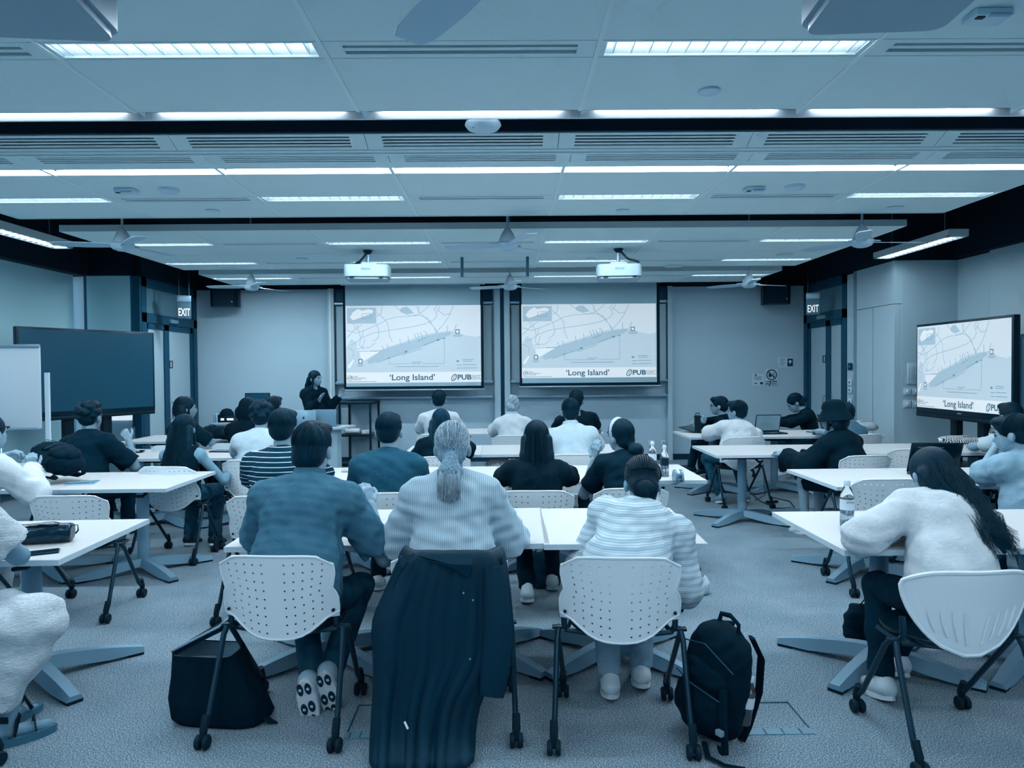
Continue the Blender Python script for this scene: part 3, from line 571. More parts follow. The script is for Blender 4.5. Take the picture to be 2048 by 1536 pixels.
# ================================================================ tables
M_TOP = mat('table_laminate', .92, .4, .74, spec=.3, rgb=(.485,.565,.615)); M_TEDGE = mat('table_edge', .80, .5, 1.0); M_LEG = mat('table_leg_grey', .60, .4, 1.05, metal=.2); M_PAD = mat('rubber_black', .1, .7)
TW, TD, TZ = .80, .90, .74
def make_table():
    o = thing('flip_table', '', 'table', group='white flip-top tables')
    MB().box((0, 0, TZ-.013), (TW-.006, TD-.006, .026)).obj('tabletop', M_TOP, o, 0)
    MB().span((-TW/2, -TD/2, TZ-.027), (TW/2, -TD/2+.003, TZ-.001)).span((-TW/2, TD/2-.003, TZ-.027), (TW/2, TD/2, TZ-.001)).span((-TW/2, -TD/2+.003, TZ-.027), (-TW/2+.003, TD/2-.003, TZ-.001)).span((TW/2-.003, -TD/2+.003, TZ-.027), (TW/2, TD/2-.003, TZ-.001)).obj('edge_band', M_TEDGE, o, 0)
    MB().lathe([(.05, .09), (.05, .6), (.045, .66)], 16, sx=.95, sy=.8).obj('column', M_LEG, o)
    for k, (dx, dy) in enumerate(((1, 1), (-1, 1), (-1, -1), (1, -1))):
        d = V((dx*.78, dy*.62, 0)).normalized(); L = .46 if dy < 0 else .5; n = V((-d.y, d.x, 0)); vs = []; N = 7
        for i in range(N):
            t = i/(N-1); r = .02+L*t; zt = .115-.075*t**1.7; zb = .06-.045*min(1, t*1.6); wd = .05-.012*t
            for s_ in (-1, 1): vs += [d*r+n*(s_*wd*.62)+V((0, 0, zt)), d*r+n*(s_*wd)+V((0, 0, zb))]
        fs = []
        for i in range(N-1):
            q = 4*i; fs += [(q, q+4, q+6, q+2), (q+1, q+3, q+7, q+5), (q, q+1, q+5, q+4), (q+2, q+6, q+7, q+3)]
        fs += [(0, 2, 3, 1), (4*N-4, 4*N-3, 4*N-1, 4*N-2)]
        f = MB().add(vs, fs).obj('foot', M_LEG, o, 60)
        c_ = d*(.02+L*.92); MB().box((c_.x, c_.y, .008), (.075, .07, .016), Matrix.Rotation(math.atan2(d.y, d.x), 3, 'Z')).obj('foot_pad', M_PAD, f, 0)
    MB().box((0, 0, .665), (.42, .09, .04), bev=.008).box((-.2, 0, .69), (.05, .5, .03), bev=.006).box((.2, 0, .69), (.05, .5, .03), bev=.006).obj('under_frame', M_PAD, o)
    MB().tube([(.1, -.06, .68), (.1, -.2, .64), (.1, -.3, .66)], .011).obj('flip_lever', M_PAD, o)
    return o
TP = make_table(); T_used = []
def table(px, py, who, rz=0, w2=None):
    """px, py: near left corner of the top in the photograph"""
    q = G(px, py, TZ); c = q + Matrix.Rotation(rz, 3, 'Z') @ V((TW/2, TD/2, 0)); c.z = 0
    o = TP if not T_used else copy_tree(TP); T_used.append(o)
    o.location = c; o.rotation_euler.z = rz; o['label'] = 'white flip-top table '+who
    return o
G1 = .803
def row(px, py, whos, rz=0):
    q = G(px, py, TZ)
    for i, who in enumerate(whos):
        c = q + Matrix.Rotation(rz, 3, 'Z') @ V((TW/2+G1*i, TD/2, 0)); c.z = 0
        o = TP if not T_used else copy_tree(TP); T_used.append(o); o.location = c; o.rotation_euler.z = rz; o['label'] = 'white flip-top table '+who
row(447, 1094, ['under the elbows of the man in the grey-blue shirt', 'before the woman with the blond ponytail'], R(0)); table(1088, 1089, 'before the woman with the braided bun', R(-1.2))
row(570, 969, ['before the man in the striped tee', 'before the man in the plain crew-neck', 'before the long-haired woman in black', 'carrying two bottles and a tape dispenser'])
row(802, 911, ['before the wavy-haired woman in ruffled black', 'between the wavy-haired woman and the man in the pale shirt', 'before the man in the pale collared shirt'])
row(846, 869, ['before the man in white near the black stand', 'before the blond woman in the front row', 'before the man in the black tee near the screens'])
q = G(110, 1127, TZ); row(110-.8*1420/q.y, 1127, ['carrying the shiny black pouch and phone'], R(2))
row(337-2*.803*1420/G(337, 982, TZ).y, 982, ['under the black backpack', 'carrying only the notebook and pen'])
row(44, 920, ['before the curly-haired man in the dark tee', 'carrying the tablet of the curly-haired man', 'before the long-haired woman in the sleeveless top'])
row(237, 884, ['behind the switched-off display, in the front window-side row', 'with the slumped black bag in the front window-side row'])
row(1689, 1101, ['holding the clear water bottle beside the woman in white', 'beyond the woman in white at the picture edge'])
row(1674, 974, ['with an empty chair behind the woman in white', 'under the dark laptop of the man in the grey tee'])
row(1433, 911, ['with its column and four feet in open view', 'before the person in the bucket hat', 'between the bucket hat and the striped bag', 'under the black and white striped bag'])
row(1381, 875, ['with the black tumbler', 'under the open silver laptop', 'under the clear plastic bag'])
# ================================================================ chairs
M_SHELL = mat('chair_shell', .78, .45, 1.15, bump=.05, bscale=400, scale=400, rgb=(.68,.83,.92)); M_SEAT = mat('chair_seat_black', .08, .35, spec=.5); M_FRM = mat('chair_frame_black', .16, .38, spec=.5)
def bake(o):
    dg = bpy.context.evaluated_depsgraph_get(); me = bpy.data.meshes.new_from_object(o.evaluated_get(dg)); o.modifiers.clear(); o.data = me; return o
def shell_pos(x, v):
    """point of the back shell: x across, v 0 (bottom) .. 1 (top)"""
    a = abs(x)/.25
    zb = .425+.088*min(1, a/.80)**2.8 ; zt = .805-.022*a**4
    z = zb+(zt-zb)*v
    y = -.205-.055*((z-.43)/.37)+.075*a**2*(1-.45*v)
    return V((x, y, z))
def width_at(v):
    if v > .88: return .252-.05*((v-.88)/.12)**3
    if v > .46: return .236+.016*min(1, (v-.46)/.3)
    if v > .40: return .256-.02*(v-.40)/.06
    return .257
def make_back(parent):
    xs_h = [.030+.040*i for i in range(6)]                       # cell borders of the perforated half
    NV = 9; vs = []; fs = []; idx = {}
    def vid(p):
        key = (round(p.x, 5), round(p.y, 5), round(p.z, 5))
        if key not in idx: idx[key] = len(vs); vs.append(p)
        return idx[key]
    vb = [0.02+.93*i/NV for i in range(NV+1)]
    cols = [-x for x in reversed(xs_h)] + xs_h                    # -.23 ... -.03 | .03 ... .23
    def sx(x, v): # columns lean a little with height
        s_ = min(1., width_at(v)/.252); return x*(.9+.1*v)*s_
    def pt(x, v): return shell_pos(sx(x, v), v)
    for ci in range(len(cols)-1):
        xa, xb = cols[ci], cols[ci+1]; mid = ci == len(xs_h)-1
        for r in range(NV):
            va, vb_ = vb[r], vb[r+1]; xm = (xa+xb)/2; vm = (va+vb_)/2
            ring = [pt(xa, va), pt(xm, va), pt(xb, va), pt(xb, vm), pt(xb, vb_), pt(xm, vb_), pt(xa, vb_), pt(xa, vm)]
            ids = [vid(p) for p in ring]
            edgecol = ci in (0, len(cols)-2)
            if mid or (edgecol and r == 0): fs.append(ids); continue
            c = pt(xm, vm); rr = .0042; inner = []
            ux = (pt(xb, vm)-pt(xa, vm)).normalized(); uz = (pt(xm, vb_)-pt(xm, va)).normalized()
            for k in range(8):
                a = R(225+45*k); inner.append(vid(c+ux*(rr*math.cos(a))+uz*(rr*math.sin(a))))
            for k in range(8): fs.append([ids[k], ids[(k+1) % 8], inner[(k+1) % 8], inner[k]])
    # margins: bottom strip, top strip, side strips out to the outline
    allx = []
    for i, x in enumerate(cols):
        allx.append(x)
        if i < len(cols)-1: allx.append((x+cols[i+1])/2)
    for j in range(len(allx)-1):
        a, b = allx[j], allx[j+1]
        fs.append([vid(pt(a, 0)), vid(pt(b, 0)), vid(pt(b, vb[0])), vid(pt(a, vb[0]))]); fs.append([vid(pt(a, vb[-1])), vid(pt(b, vb[-1])), vid(pt(b, 1)), vid(pt(a, 1))])
    vv = [0, vb[0]]
    for r in range(NV): vv += [(vb[r]+vb[r+1])/2, vb[r+1]]
    vv += [1]
    for s_ in (-1, 1):
        xe = .23*s_
        for i in range(len(vv)-1):
            a, b = vv[i], vv[i+1]
            q = [pt(xe, a), shell_pos(s_*max(width_at(a), abs(sx(xe, a))+.002), a), shell_pos(s_*max(width_at(b), abs(sx(xe, b))+.002), b), pt(xe, b)]
            f = [vid(p) for p in q]; fs.append(f if s_ > 0 else f[::-1])
    o = MB().add(vs, fs).obj('backrest', M_SHELL, parent, 60)
    m = o.modifiers.new('s', 'SOLIDIFY'); m.thickness = .0032; m.offset = 0; o.data.materials.append(M_PAD); m.material_offset_rim = 1; bake(o); o.data.shade_smooth(); o.data.set_sharp_from_angle(angle=R(50))  # hole walls take the black slot: shade inside the holes put into colour
    # rolled rim round the outline
    rim = [shell_pos(s_*0, 0) for s_ in (1,)]; path = []
    for i in range(13): path.append(pt(-.23+.46*i/12, 0))
    for i in range(1, 12): v = i/12; path.append(shell_pos(width_at(v), v))
    for i in range(13): path.append(pt(.23-.46*i/12, 1))
    for i in range(1, 12): v = 1-i/12; path.append(shell_pos(-width_at(v), v))
    path.append(path[0]); MB().tube(path, .006, 6).obj('rim', M_SHELL, o)
    for s_ in (-1, 1):
        p = shell_pos(s_*.236, .12); MB().lathe([(.001, -.012), (.007, -.012), (.007, .002), (.001, .002)], 10, p, Matrix.Rotation(-PI/2, 3, 'X')).obj('screw', M_PAD, o)
def make_ribbed_back(parent):
    vs = []; fs = []; NU, NVv = 20, 12
    for j in range(NVv+1):
        v = j/NVv; z = .425+.35*v; wd = .275*math.sqrt(1-.985*(1-v)**2.2)*(1 if v < .85 else 1-.12*((v-.85)/.15)**2)
        for i in range(NU+1):
            u = -1+2*i/NU; y = -.21-.05*v+.085*(u*wd/.275)**2; vs.append((u*wd, y, z+.03*u*u*(1-v)*v*4 - .03*u**4*v))
    for j in range(NVv):
        for i in range(NU): q = j*(NU+1)+i; fs.append((q, q+1, q+NU+2, q+NU+1))
    o = MB().add(vs, fs).obj('backrest', M_SHELL, parent, 60); m = o.modifiers.new('s', 'SOLIDIFY'); m.thickness = .009; m.offset = 0
    m = o.modifiers.new('d', 'SUBSURF'); m.levels = 1; bake(o); o.data.shade_smooth()
    n = NU+1; path = [vs[i] for i in range(n)] + [vs[j*n+NU] for j in range(1, NVv)] + [vs[NVv*n+i] for i in range(NU, -1, -1)] + [vs[j*n] for j in range(NVv-1, -1, -1)]
    MB().tube(path, .009, 6).obj('rim', M_SHELL, o)
    for k in (-4, -3, -2, -1, 1, 2, 3, 4):
        pts = []
        for i in range(6):
            t = i/5; v = .1+.035*abs(k)+(.42-.035*abs(k))*t; wd = .275*math.sqrt(1-.985*(1-v)**2.2); u = k*.2*(1-.1*t)+(.03 if k > 0 else -.03)*t*t; pts.append((u*wd, -.214-.05*v+.085*(u*wd/.275)**2-.004, .425+.35*v+.03*u*u*(1-v)*v*4))
        MB().tube(pts, [.004, .005, .005, .005, .004, .001], 6).obj('rib', M_SHELL, o)
def make_chair(kind):
    o = thing('training_chair', '', 'chair', group='white-backed chairs on casters')
    (make_back if kind == 'holes' else make_ribbed_back)(o)
    prof = [(.001, .437), (.17, .432), (.205, .436), (.222, .452), (.226, .466), (.222, .468), (.2, .455), (.15, .446), (.001, .444)]
    MB().lathe(prof, 28, (0, .01, 0), sx=1.0, sy=.98).obj('seat', M_SEAT, o, 60)
    MB().tube([(-.23, -.10, .44), (-.2, .12, .425), (0, .19, .42), (.2, .12, .425), (.23, -.10, .44)], .011).tube([(-.23, -.1, .44), (0, -.13, .42), (.23, -.1, .44)], .011).obj('seat_frame', M_FRM, o)
    for s_ in (-1, 1):
        MB().tube([(s_*.238, -.125, .56), (s_*.240, -.135, .52), (s_*.240, -.135, .48), (s_*.235, -.1, .452)], .013).obj('back_post', M_FRM, o)
        MB().box((s_*.262, -.11, .458), (.062, .03, .014), bev=.004).obj('pivot_bracket', M_FRM, o)
        for y0, x1, y1 in ((-.125, .285, -.29), (-.095, .25, .19)):
            l = MB().tube([(s_*.265, y0, .455), (s_*.272, y0+(y1-y0)*.12, .42), (s_*(x1-.003), y1-(y1-y0)*.1, .12), (s_*x1, y1, .09)], .0125).obj('leg', M_FRM, o)
            yk = y1-.025 if y1 < 0 else y1+.02
            MB().tube([(s_*x1, y1, .13), (s_*x1, yk, .075), (s_*x1, yk, .05)], [.0165, .018, .014]).obj('leg_sleeve', M_PAD, l)
            c = MB()
            for q in (-.017, .017): c.lathe([(.003, -.011), (.025, -.011), (.0305, -.006), (.0305, .006), (.025, .011), (.003, .011)], 14, (s_*x1+q, yk-.01, .0305), Matrix.Rotation(PI/2, 3, 'Y'))
            c.box((s_*x1, yk-.006, .045), (.014, .03, .03)); c.obj('caster', M_PAD, o)
    return o
CH = {'holes': make_chair('holes'), 'ribs': make_chair('ribs')}; C_used = set()
def chair(px, pyfloor, who, rz=0, kind='holes', xy=None):
    """seat centre projected on the floor"""
    c = V((xy[0], xy[1], 0)) if xy else G(px, pyfloor, 0)
    if kind in C_used: o = copy_tree(CH[kind])
    else: o = CH[kind]; C_used.add(kind)
    o.location = c; o.rotation_euler.z = rz; o['label'] = who
    return o
# ================================================================ smooth-union bodies
def A3(v): return np.array((v[0], v[1], v[2]), dtype=np.float32)
def cap(a, b, ra, rb=None, flat=False): return ('c', A3(a), A3(b), ra, ra if rb is None else rb, flat)
def ell(c, r, M=None): return ('e', A3(c), A3(r), np.array(M.to_3x3() if M is not None else Matrix.Identity(3), dtype=np.float32))
def pdist(p, X, Y, Z, grow):
    if p[0] == 'c':
        _, a, b, ra, rb, flat = p; d = b-a; L2 = float(d@d)+1e-9
        x, y, z = X-a[0], Y-a[1], Z-a[2]; t = (x*d[0]+y*d[1]+z*d[2])/L2; tc = np.clip(t, 0, 1); tq = np.maximum(t, 0) if flat else tc
        q = np.sqrt((x-tq*d[0])**2+(y-tq*d[1])**2+(z-tq*d[2])**2)-(ra+(rb-ra)*tc+grow)
        if flat: q = np.maximum(q, (t-1)*L2**.5)
        return q
    _, c, r, M = p; r = r+grow
    x, y, z = X-c[0], Y-c[1], Z-c[2]
    u = (x*M[0, 0]+y*M[1, 0]+z*M[2, 0])/r[0]; v = (x*M[0, 1]+y*M[1, 1]+z*M[2, 1])/r[1]; w_ = (x*M[0, 2]+y*M[1, 2]+z*M[2, 2])/r[2]
    k0 = np.sqrt(u*u+v*v+w_*w_); k1 = np.sqrt((u/r[0])**2+(v/r[1])**2+(w_/r[2])**2)+1e-6
    return k0*(k0-1)/k1
def pbox(p, m):
    if p[0] == 'c': r = max(p[3], p[4])+m; return np.minimum(p[1], p[2])-r, np.maximum(p[1], p[2])+r
    r = np.abs(p[3])@p[2]+m; return p[1]-r, p[1]+r
_EDG = [((0,0,0),(1,0,0)),((0,1,0),(1,1,0)),((0,0,1),(1,0,1)),((0,1,1),(1,1,1)),((0,0,0),(0,1,0)),((1,0,0),(1,1,0)),((0,0,1),(0,1,1)),((1,0,1),(1,1,1)),((0,0,0),(0,0,1)),((1,0,0),(1,0,1)),((0,1,0),(0,1,1)),((1,1,0),(1,1,1))]
def nets(D, org, res):
    nx, ny, nz = D.shape; ins = D < 0
    def cor(A, c): return A[c[0]:nx-1+c[0], c[1]:ny-1+c[1], c[2]:nz-1+c[2]]
    cnt = sum(cor(ins, (i, j, k)).astype(np.int8) for i in (0, 1) for j in (0, 1) for k in (0, 1)); act = (cnt > 0) & (cnt < 8)
    ids = np.argwhere(act)
    if not len(ids): return np.zeros((0, 3)), []
    idx = np.full(act.shape, -1, np.int64); idx[act] = np.arange(len(ids)); acc = np.zeros((len(ids), 3)); n = np.zeros(len(ids))
    for a, b in _EDG:
        da = cor(D, a)[act]; db = cor(D, b)[act]; s = (da < 0) != (db < 0); t = np.where(s, da/np.where(s, da-db, 1), 0)
        for q in range(3): acc[:, q] += np.where(s, a[q]+t*(b[q]-a[q]), 0)
        n += s
    vs = org+res*(ids+acc/n[:, None]); F_ = []
    for ax in range(3):
        b1, b2 = (ax+1) % 3, (ax+2) % 3
        lo = [slice(None)]*3; hi = [slice(None)]*3; lo[ax] = slice(0, -1); hi[ax] = slice(1, None)
        e0 = ins[tuple(lo)]; e1 = ins[tuple(hi)]; ch = np.argwhere(e0 != e1)
        ok = (ch[:, b1] > 0) & (ch[:, b2] > 0) & (ch[:, b1] < D.shape[b1]-1) & (ch[:, b2] < D.shape[b2]-1); ch = ch[ok]; s = e0[tuple(ch.T)]
        def cell(o1, o2): c = ch.copy(); c[:, b1] -= o1; c[:, b2] -= o2; return idx[tuple(c.T)]
        q = np.stack([cell(1, 1), cell(0, 1), cell(0, 0), cell(1, 0)], 1); q[~s] = q[~s][:, ::-1]; F_.append(q)
    return vs, np.concatenate(F_)
def sdf(prims, res=.012, k=.03, grow=0., sub=(), planes=(), wrinkle=None, subk=.01, seed=1):
    m = k+3*res+grow; bx = [pbox(p, m) for p in prims]; lo = np.min([b[0] for b in bx], 0)-res; hi = np.max([b[1] for b in bx], 0)+res
    n = np.ceil((hi-lo)/res).astype(int)+1; D = np.full(n, .5, np.float32)
    ax = [np.arange(n[i], dtype=np.float32)*res+lo[i] for i in range(3)]
    def sub_box(b): i0 = np.maximum(((b[0]-lo)/res).astype(int), 0); i1 = np.minimum(((b[1]-lo)/res).astype(int)+2, n); return tuple(slice(a, c) for a, c in zip(i0, i1))
    def grid(sl): return ax[0][sl[0]][:, None, None], ax[1][sl[1]][None, :, None], ax[2][sl[2]][None, None, :]
    for p, b in zip(prims, bx):
        sl = sub_box(b); d = pdist(p, *grid(sl), grow); o = D[sl]; h = np.maximum(k-np.abs(o-d), 0)/k; D[sl] = np.minimum(o, d)-h*h*k*.25
    X, Y, Z = grid((slice(None),)*3)
    if wrinkle:
        amp, wl = wrinkle; rg = np.random.default_rng(seed); W_ = np.zeros(D.shape, np.float32)
        for i in range(7):
            dv = rg.normal(size=3); dv[2] *= 1.6; dv /= np.linalg.norm(dv); f = 2*PI/(wl*rg.uniform(.6, 1.6)); ph = rg.uniform(0, 6.28, 2); d2 = rg.normal(size=3)*9
            W_ += np.sin(f*(dv[0]*X+dv[1]*Y+dv[2]*Z)+ph[0]+1.2*np.sin(d2[0]*X+d2[1]*Y+d2[2]*Z+ph[1])).astype(np.float32)
        D = D+amp*W_/2.6
    for p in sub:
        b = pbox(p, subk+2*res); sl = sub_box(b)
        if any(q.start >= q.stop for q in sl): continue
        D[sl] = np.maximum(D[sl], -pdist(p, *grid(sl), 0))
    for pt, nn in planes:
        nn = A3(V(nn).normalized()); pt = A3(pt); D = np.maximum(D, (X-pt[0])*nn[0]+(Y-pt[1])*nn[1]+(Z-pt[2])*nn[2])
    D[0] = D[-1] = .1; D[:, 0] = D[:, -1] = .1; D[:, :, 0] = D[:, :, -1] = .1
    return nets(D, lo.astype(float), res)
def mesh_obj(name, parts, m, parent=None, smooth=True):
    vs = []; fs = []; n = 0
    for v, f in parts:
        if not len(v): continue
        vs.append(np.asarray(v, float)); fs += (np.asarray(f)+n).tolist(); n += len(v)
    vs = np.concatenate(vs); me = bpy.data.meshes.new(name); me.from_pydata(vs.tolist(), [], fs); me.update()
    if smooth: me.shade_smooth()
    me.materials.append(m); o = bpy.data.objects.new(name, me); COL.objects.link(o)
    if parent: o.parent = parent
    return o
# ---------------------------------------------------------------- hands
def hand(wr, d, nrm, side, curl=.5, s=1., spread=.12):
    """fingers along d, palm facing nrm, thumb on +side*(d x nrm); curl per joint in radians"""
    d = V(d).normalized(); nrm = V(nrm); nrm = (nrm-d*nrm.dot(d)).normalized(); t = d.cross(nrm)*side; wr = V(wr); P_ = []
    kn = []
    for i, (o, ln) in enumerate(((.026, .070), (.009, .078), (-.009, .073), (-.026, .058))):
        k_ = wr+(d*(.085-.004*abs(i-1)-.006*(i == 3))+t*o)*s; kn.append(k_); P_.append(cap(wr+(d*.012+t*o*.6)*s, k_, .0125*s, .0105*s))
        dd = (d+t*o*spread*12*.4).normalized(); p = k_
        for j, fr in enumerate((.45, .32, .23)):
            a = curl*(1 if j else .8); ax = dd.cross(nrm).normalized(); dd = (Matrix.Rotation(a, 3, ax) @ dd); q = p+dd*ln*fr*s; P_.append(cap(p, q, (.0092-.0008*j)*s, (.0086-.0010*j)*s)); p = q
            nrm_ = nrm
    P_.append(cap(kn[0]-nrm*.0*s, kn[3], .0105*s))
    b = wr+(d*.022+t*.024)*s; m1 = b+(d*.032+t*.026+nrm*.012)*s; m2 = m1+(d*.026+t*.008+nrm*.012*(.6+curl))*s; m3 = m2+(d*.022+nrm*.008)*s
    P_ += [cap(wr+(d*.015+t*.012)*s, b, .014*s, .014*s), cap(b, m1, .0135*s, .0105*s), cap(m1, m2, .0105*s, .0095*s), cap(m2, m3, .0095*s, .0075*s)]
    return P_
# ---------------------------------------------------------------- strands of hair as fine tapered tubes
def strand_mesh(paths, r0=.0010, n=3):
    mb = MB()
    for p in paths: mb.tube(p, [r0*(1 if i < len(p)-2 else .5) for i in range(len(p))], n)
    return np.array(mb.v), [f for f in mb.f if len(f) == 4] if n != 4 else mb.f
M_SKIN = mat('skin', .66, .55, .82, var=.02, scale=30); M_SKIN2 = mat('skin_tanned', .56, .55, 1.0, var=.02, scale=30)
M_EYE = mat('eye_dark', .08, .2); M_LIP = mat('lip', .45, .5); M_BROW = mat('brow', .12, .8)
def hairmat(n, t, v): return mat('hair_'+n, t, .55, 1., var=v, scale=1., stretch=(170, 170, 14), bump=.3, bscale=1.3, spec=.18, detail=2)
H_BLK = hairmat('black', .13, .06); H_DRK = hairmat('dark_brown', .15, .06); H_BRN = hairmat('brown', .22, .07); H_BLD = hairmat('blond', .54, .15); H_GRY = hairmat('grey_blond', .66, .12)
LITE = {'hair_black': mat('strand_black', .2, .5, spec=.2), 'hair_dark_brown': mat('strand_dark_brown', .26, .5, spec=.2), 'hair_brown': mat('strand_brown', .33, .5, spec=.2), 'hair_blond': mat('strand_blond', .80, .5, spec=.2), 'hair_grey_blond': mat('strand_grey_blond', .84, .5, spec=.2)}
def slerp(a, b, t):
    a = a.normalized(); b = b.normalized(); w_ = math.acos(max(-1, min(1, a.dot(b))));
    return a if w_ < 1e-4 else (a*math.sin((1-t)*w_)+b*math.sin(t*w_))/math.sin(w_)
def hair_parts(style, Mh, s, res, strands=0, seed=3, Mt=None):
    """prims in head space: y forward, z up, origin between the ears"""
    rg = random.Random(seed); T = lambda x, y, z: Mh @ (V((x, y, z))*s); R3 = Mh.to_3x3()
    E = lambda c, r: ell(T(*c), V(r)*s, R3); C = lambda a, b, ra, rb: cap(T(*a), T(*b), ra*s, rb*s); Mt = Mt or Mh; CT = lambda a, b, ra, rb: cap(Mt @ (V(a)*s), Mt @ (V(b)*s), ra*s, rb*s)
    pr = [E((0, -.018, .036), (.085, .104, .094))]; sub = [E((0, .115, -.045), (.085, .082, .10))]; pl = []; k = .02; out = []
    ears = [E((sx*.094, .0, -.028), (.026, .036, .042)) for sx in (-1, 1)]
    paths = []; cen = V((0, -.018, .036)); rad = V((.0865, .1055, .0955))
    def onh(d, f=1.): d = d.normalized(); return cen+d*(f/math.sqrt((d.x/rad.x)**2+(d.y/rad.y)**2+(d.z/rad.z)**2))
    def arcs(a_fn, b_fn, num, tail=None, n=8):
        for i in range(num):
            a = a_fn(i); b = b_fn(i); f = 1+rg.uniform(-.006, .012); p = [onh(slerp(a, b, j/(n-1)), f) for j in range(n)]
            p = [Mh @ (q*s) for q in p]
            if tail: MM = Mt if tail is tl_ else Mh; p += [MM @ (q*s) for q in tail(onh(b, f), i)]
            paths.append(p)
    tl_ = None
    crown = lambda i: V((rg.uniform(-.1, .1), -.35+rg.uniform(-.1, .1), 1))
    if style in ('short', 'curly', 'shag'):
        pr += [E((0, -.048, -.012), (.074, .066, .07))]; sub += ears
        if style == 'short': pr += [E((0, .06, .085), (.07, .05, .035))]; pl = [(T(0, -.07, -.075), R3 @ V((0, .35, -1)))]
        if style == 'shag': pr += [E((0, -.058, -.045), (.074, .054, .05)), E((0, .03, .095), (.078, .06, .035))]; sub = sub[:1]+[E((sx*.096, .012, -.04), (.026, .036, .036)) for sx in (-1, 1)]; pl = [(T(0, -.07, -.088), R3 @ V((0, .5, -1)))]
        if style == 'curly':
            for i in range(46):
                d = V((rg.gauss(0, 1), rg.gauss(-.3, 1), rg.gauss(.5, .8))).normalized()
                if d.y > .55 and d.z < .45 or d.z < -.55: continue
                q = onh(d, 1.02); pr.append(E(tuple(q), (.024, .024, .022)))
            k = .012; sub = sub[:1]
        arcs(crown, lambda i: V((math.cos(6.28*rg.random()), rg.uniform(-1.2, .75), rg.uniform(-.75, -.05))), strands)
    elif style in ('pony', 'bun', 'lowbun', 'updo', 'headband', 'tiedbun'):
        zt = {'pony': -.035, 'bun': -.02, 'lowbun': -.075, 'updo': -.005, 'headband': -.075, 'tiedbun': -.02}[style]; yt = -.118
        pr += [E((0, -.055, -.03), (.072, .062, .06))]; sub += [E((sx*.092, .008, -.03), (.026, .036, .04)) for sx in (-1, 1)]; tie = V((0, yt+.018, zt-.036))
        if style == 'pony':
            pr += [C((0, yt, zt), (0, yt-.02, zt-.03), .02, .02)]
            for x in (-.035, -.012, .012, .035): pr += [C((x*.4, yt-.012, zt-.01), (x*.9, yt-.058, zt-.065), .019, .025), C((x*.9, yt-.058, zt-.065), (x*1.0, yt-.115, zt-.145), .025, .008)]
            tl = lambda e, i: (lambda x0, d0: [V((x0*.35, yt-.022, zt)), V((x0*.9, yt-.066-d0, zt-.05)), V((x0*1.1, yt-.102-d0, zt-.10)), V((x0*1.1, yt-.13-d0*.5, zt-.15-.05*rg.random()+.35*abs(x0)))])(rg.uniform(-.05, .05), rg.uniform(0, .014))
            arcs(lambda i: V((rg.uniform(-1, 1), rg.uniform(-.1, .8), rg.uniform(-.25, .9))), lambda i: tie+V((rg.uniform(-.01, .01), 0, rg.uniform(-.01, .012))), strands, tl)
        elif style in ('lowbun', 'bun', 'tiedbun'):
            b = .042 if style != 'lowbun' else .054
            pr += [E((0, yt-.012, zt), (b*1.12, b*.85, b))]
            if style == 'lowbun': pr += [E((0, yt+.005, zt-.035), (.05, .035, .045))]
            arcs(lambda i: V((rg.uniform(-1, 1), rg.uniform(-.2, .85), rg.uniform(-.2, .95))), lambda i: tie, strands)
            for i in range(strands//4):
                a0 = rg.random()*6.28; r_ = b*rg.uniform(.75, 1.08); paths.append([Mh @ (V((r_*1.1*math.cos(a0+t*.5), yt-.012-b*.75*math.sqrt(max(0, 1.1-(r_/b)**2*.8)), zt+r_*math.sin(a0+t*.5)))*s) for t in range(5)])
        elif style == 'headband':
            pr += [E((.0, yt-.03, zt-.01), (.055, .045, .045)), E((.045, yt-.01, zt-.03), (.04, .035, .045)), C((-.03, yt-.01, zt), (-.05, yt-.02, zt-.09), .02, .01)]
            arcs(lambda i: V((rg.uniform(-1, 1), rg.uniform(-.2, .85), rg.uniform(-.2, .95))), lambda i: tie, strands)
        elif style == 'updo':
            pr += [E((-.02, yt-.004, zt), (.03, .028, .04)), E((.015, yt-.002, zt-.02), (.03, .026, .03))]
            arcs(lambda i: V((rg.uniform(-1, 1), rg.uniform(-.2, .85), rg.uniform(-.2, .95))), lambda i: tie+V((0, 0, .02)), strands)
    elif style in ('long', 'wavy', 'bob', 'sweep'):
        L = {'long': .40, 'wavy': .26, 'bob': .10, 'sweep': .38}[style]
        pr += [E((0, -.05, -.03), (.085, .068, .085))]
        sx_ = lambda t: (.05*t**1.3 if style == 'sweep' else 0)
        for x in (-.075, -.045, -.015, .015, .045, .075):
            yb = -.085+.5*x*x*10*.6; wv = (lambda t, x=x: .018*math.sin(9*t*L/.26+x*40)) if style in ('wavy', 'sweep') else (lambda t: 0)
            pts = [V((x*(1.05+.25*t-.55*max(0, t-.6)), yb-(.11*t if L > .2 else 0), .0-L*t*(1-abs(x)*1.2))) for t in (0, .3, .6, 1)]
            pts = [V((p.x+sx_(t)+wv(t), p.y-(.10*t if style == 'sweep' else 0), p.z)) for p, t in zip(pts, (0, .3, .6, 1))]
            for a, b, ra, rb in zip(pts, pts[1:], (.03, .032, .026), (.032, .026, .010 if L > .2 else .02)): pr.append(CT(tuple(a), tuple(b), ra, rb))
        if style == 'sweep': pr += [E((0, -.02, .03), (.094, .108, .1)), CT((.06, -.05, -.05), (.12, -.15, -.22), .05, .04), CT((-.05, -.06, -.04), (.03, -.2, -.25), .05, .035), CT((.07, .03, .0), (.1, .03, -.2), .035, .02)]
        if style in ('bob', 'long', 'wavy'):
            for sx in (-1, 1): pr += [C((sx*.07, .0, .02), (sx*.078, .012, -min(L, .16)), .022, .014)]
        k = .016
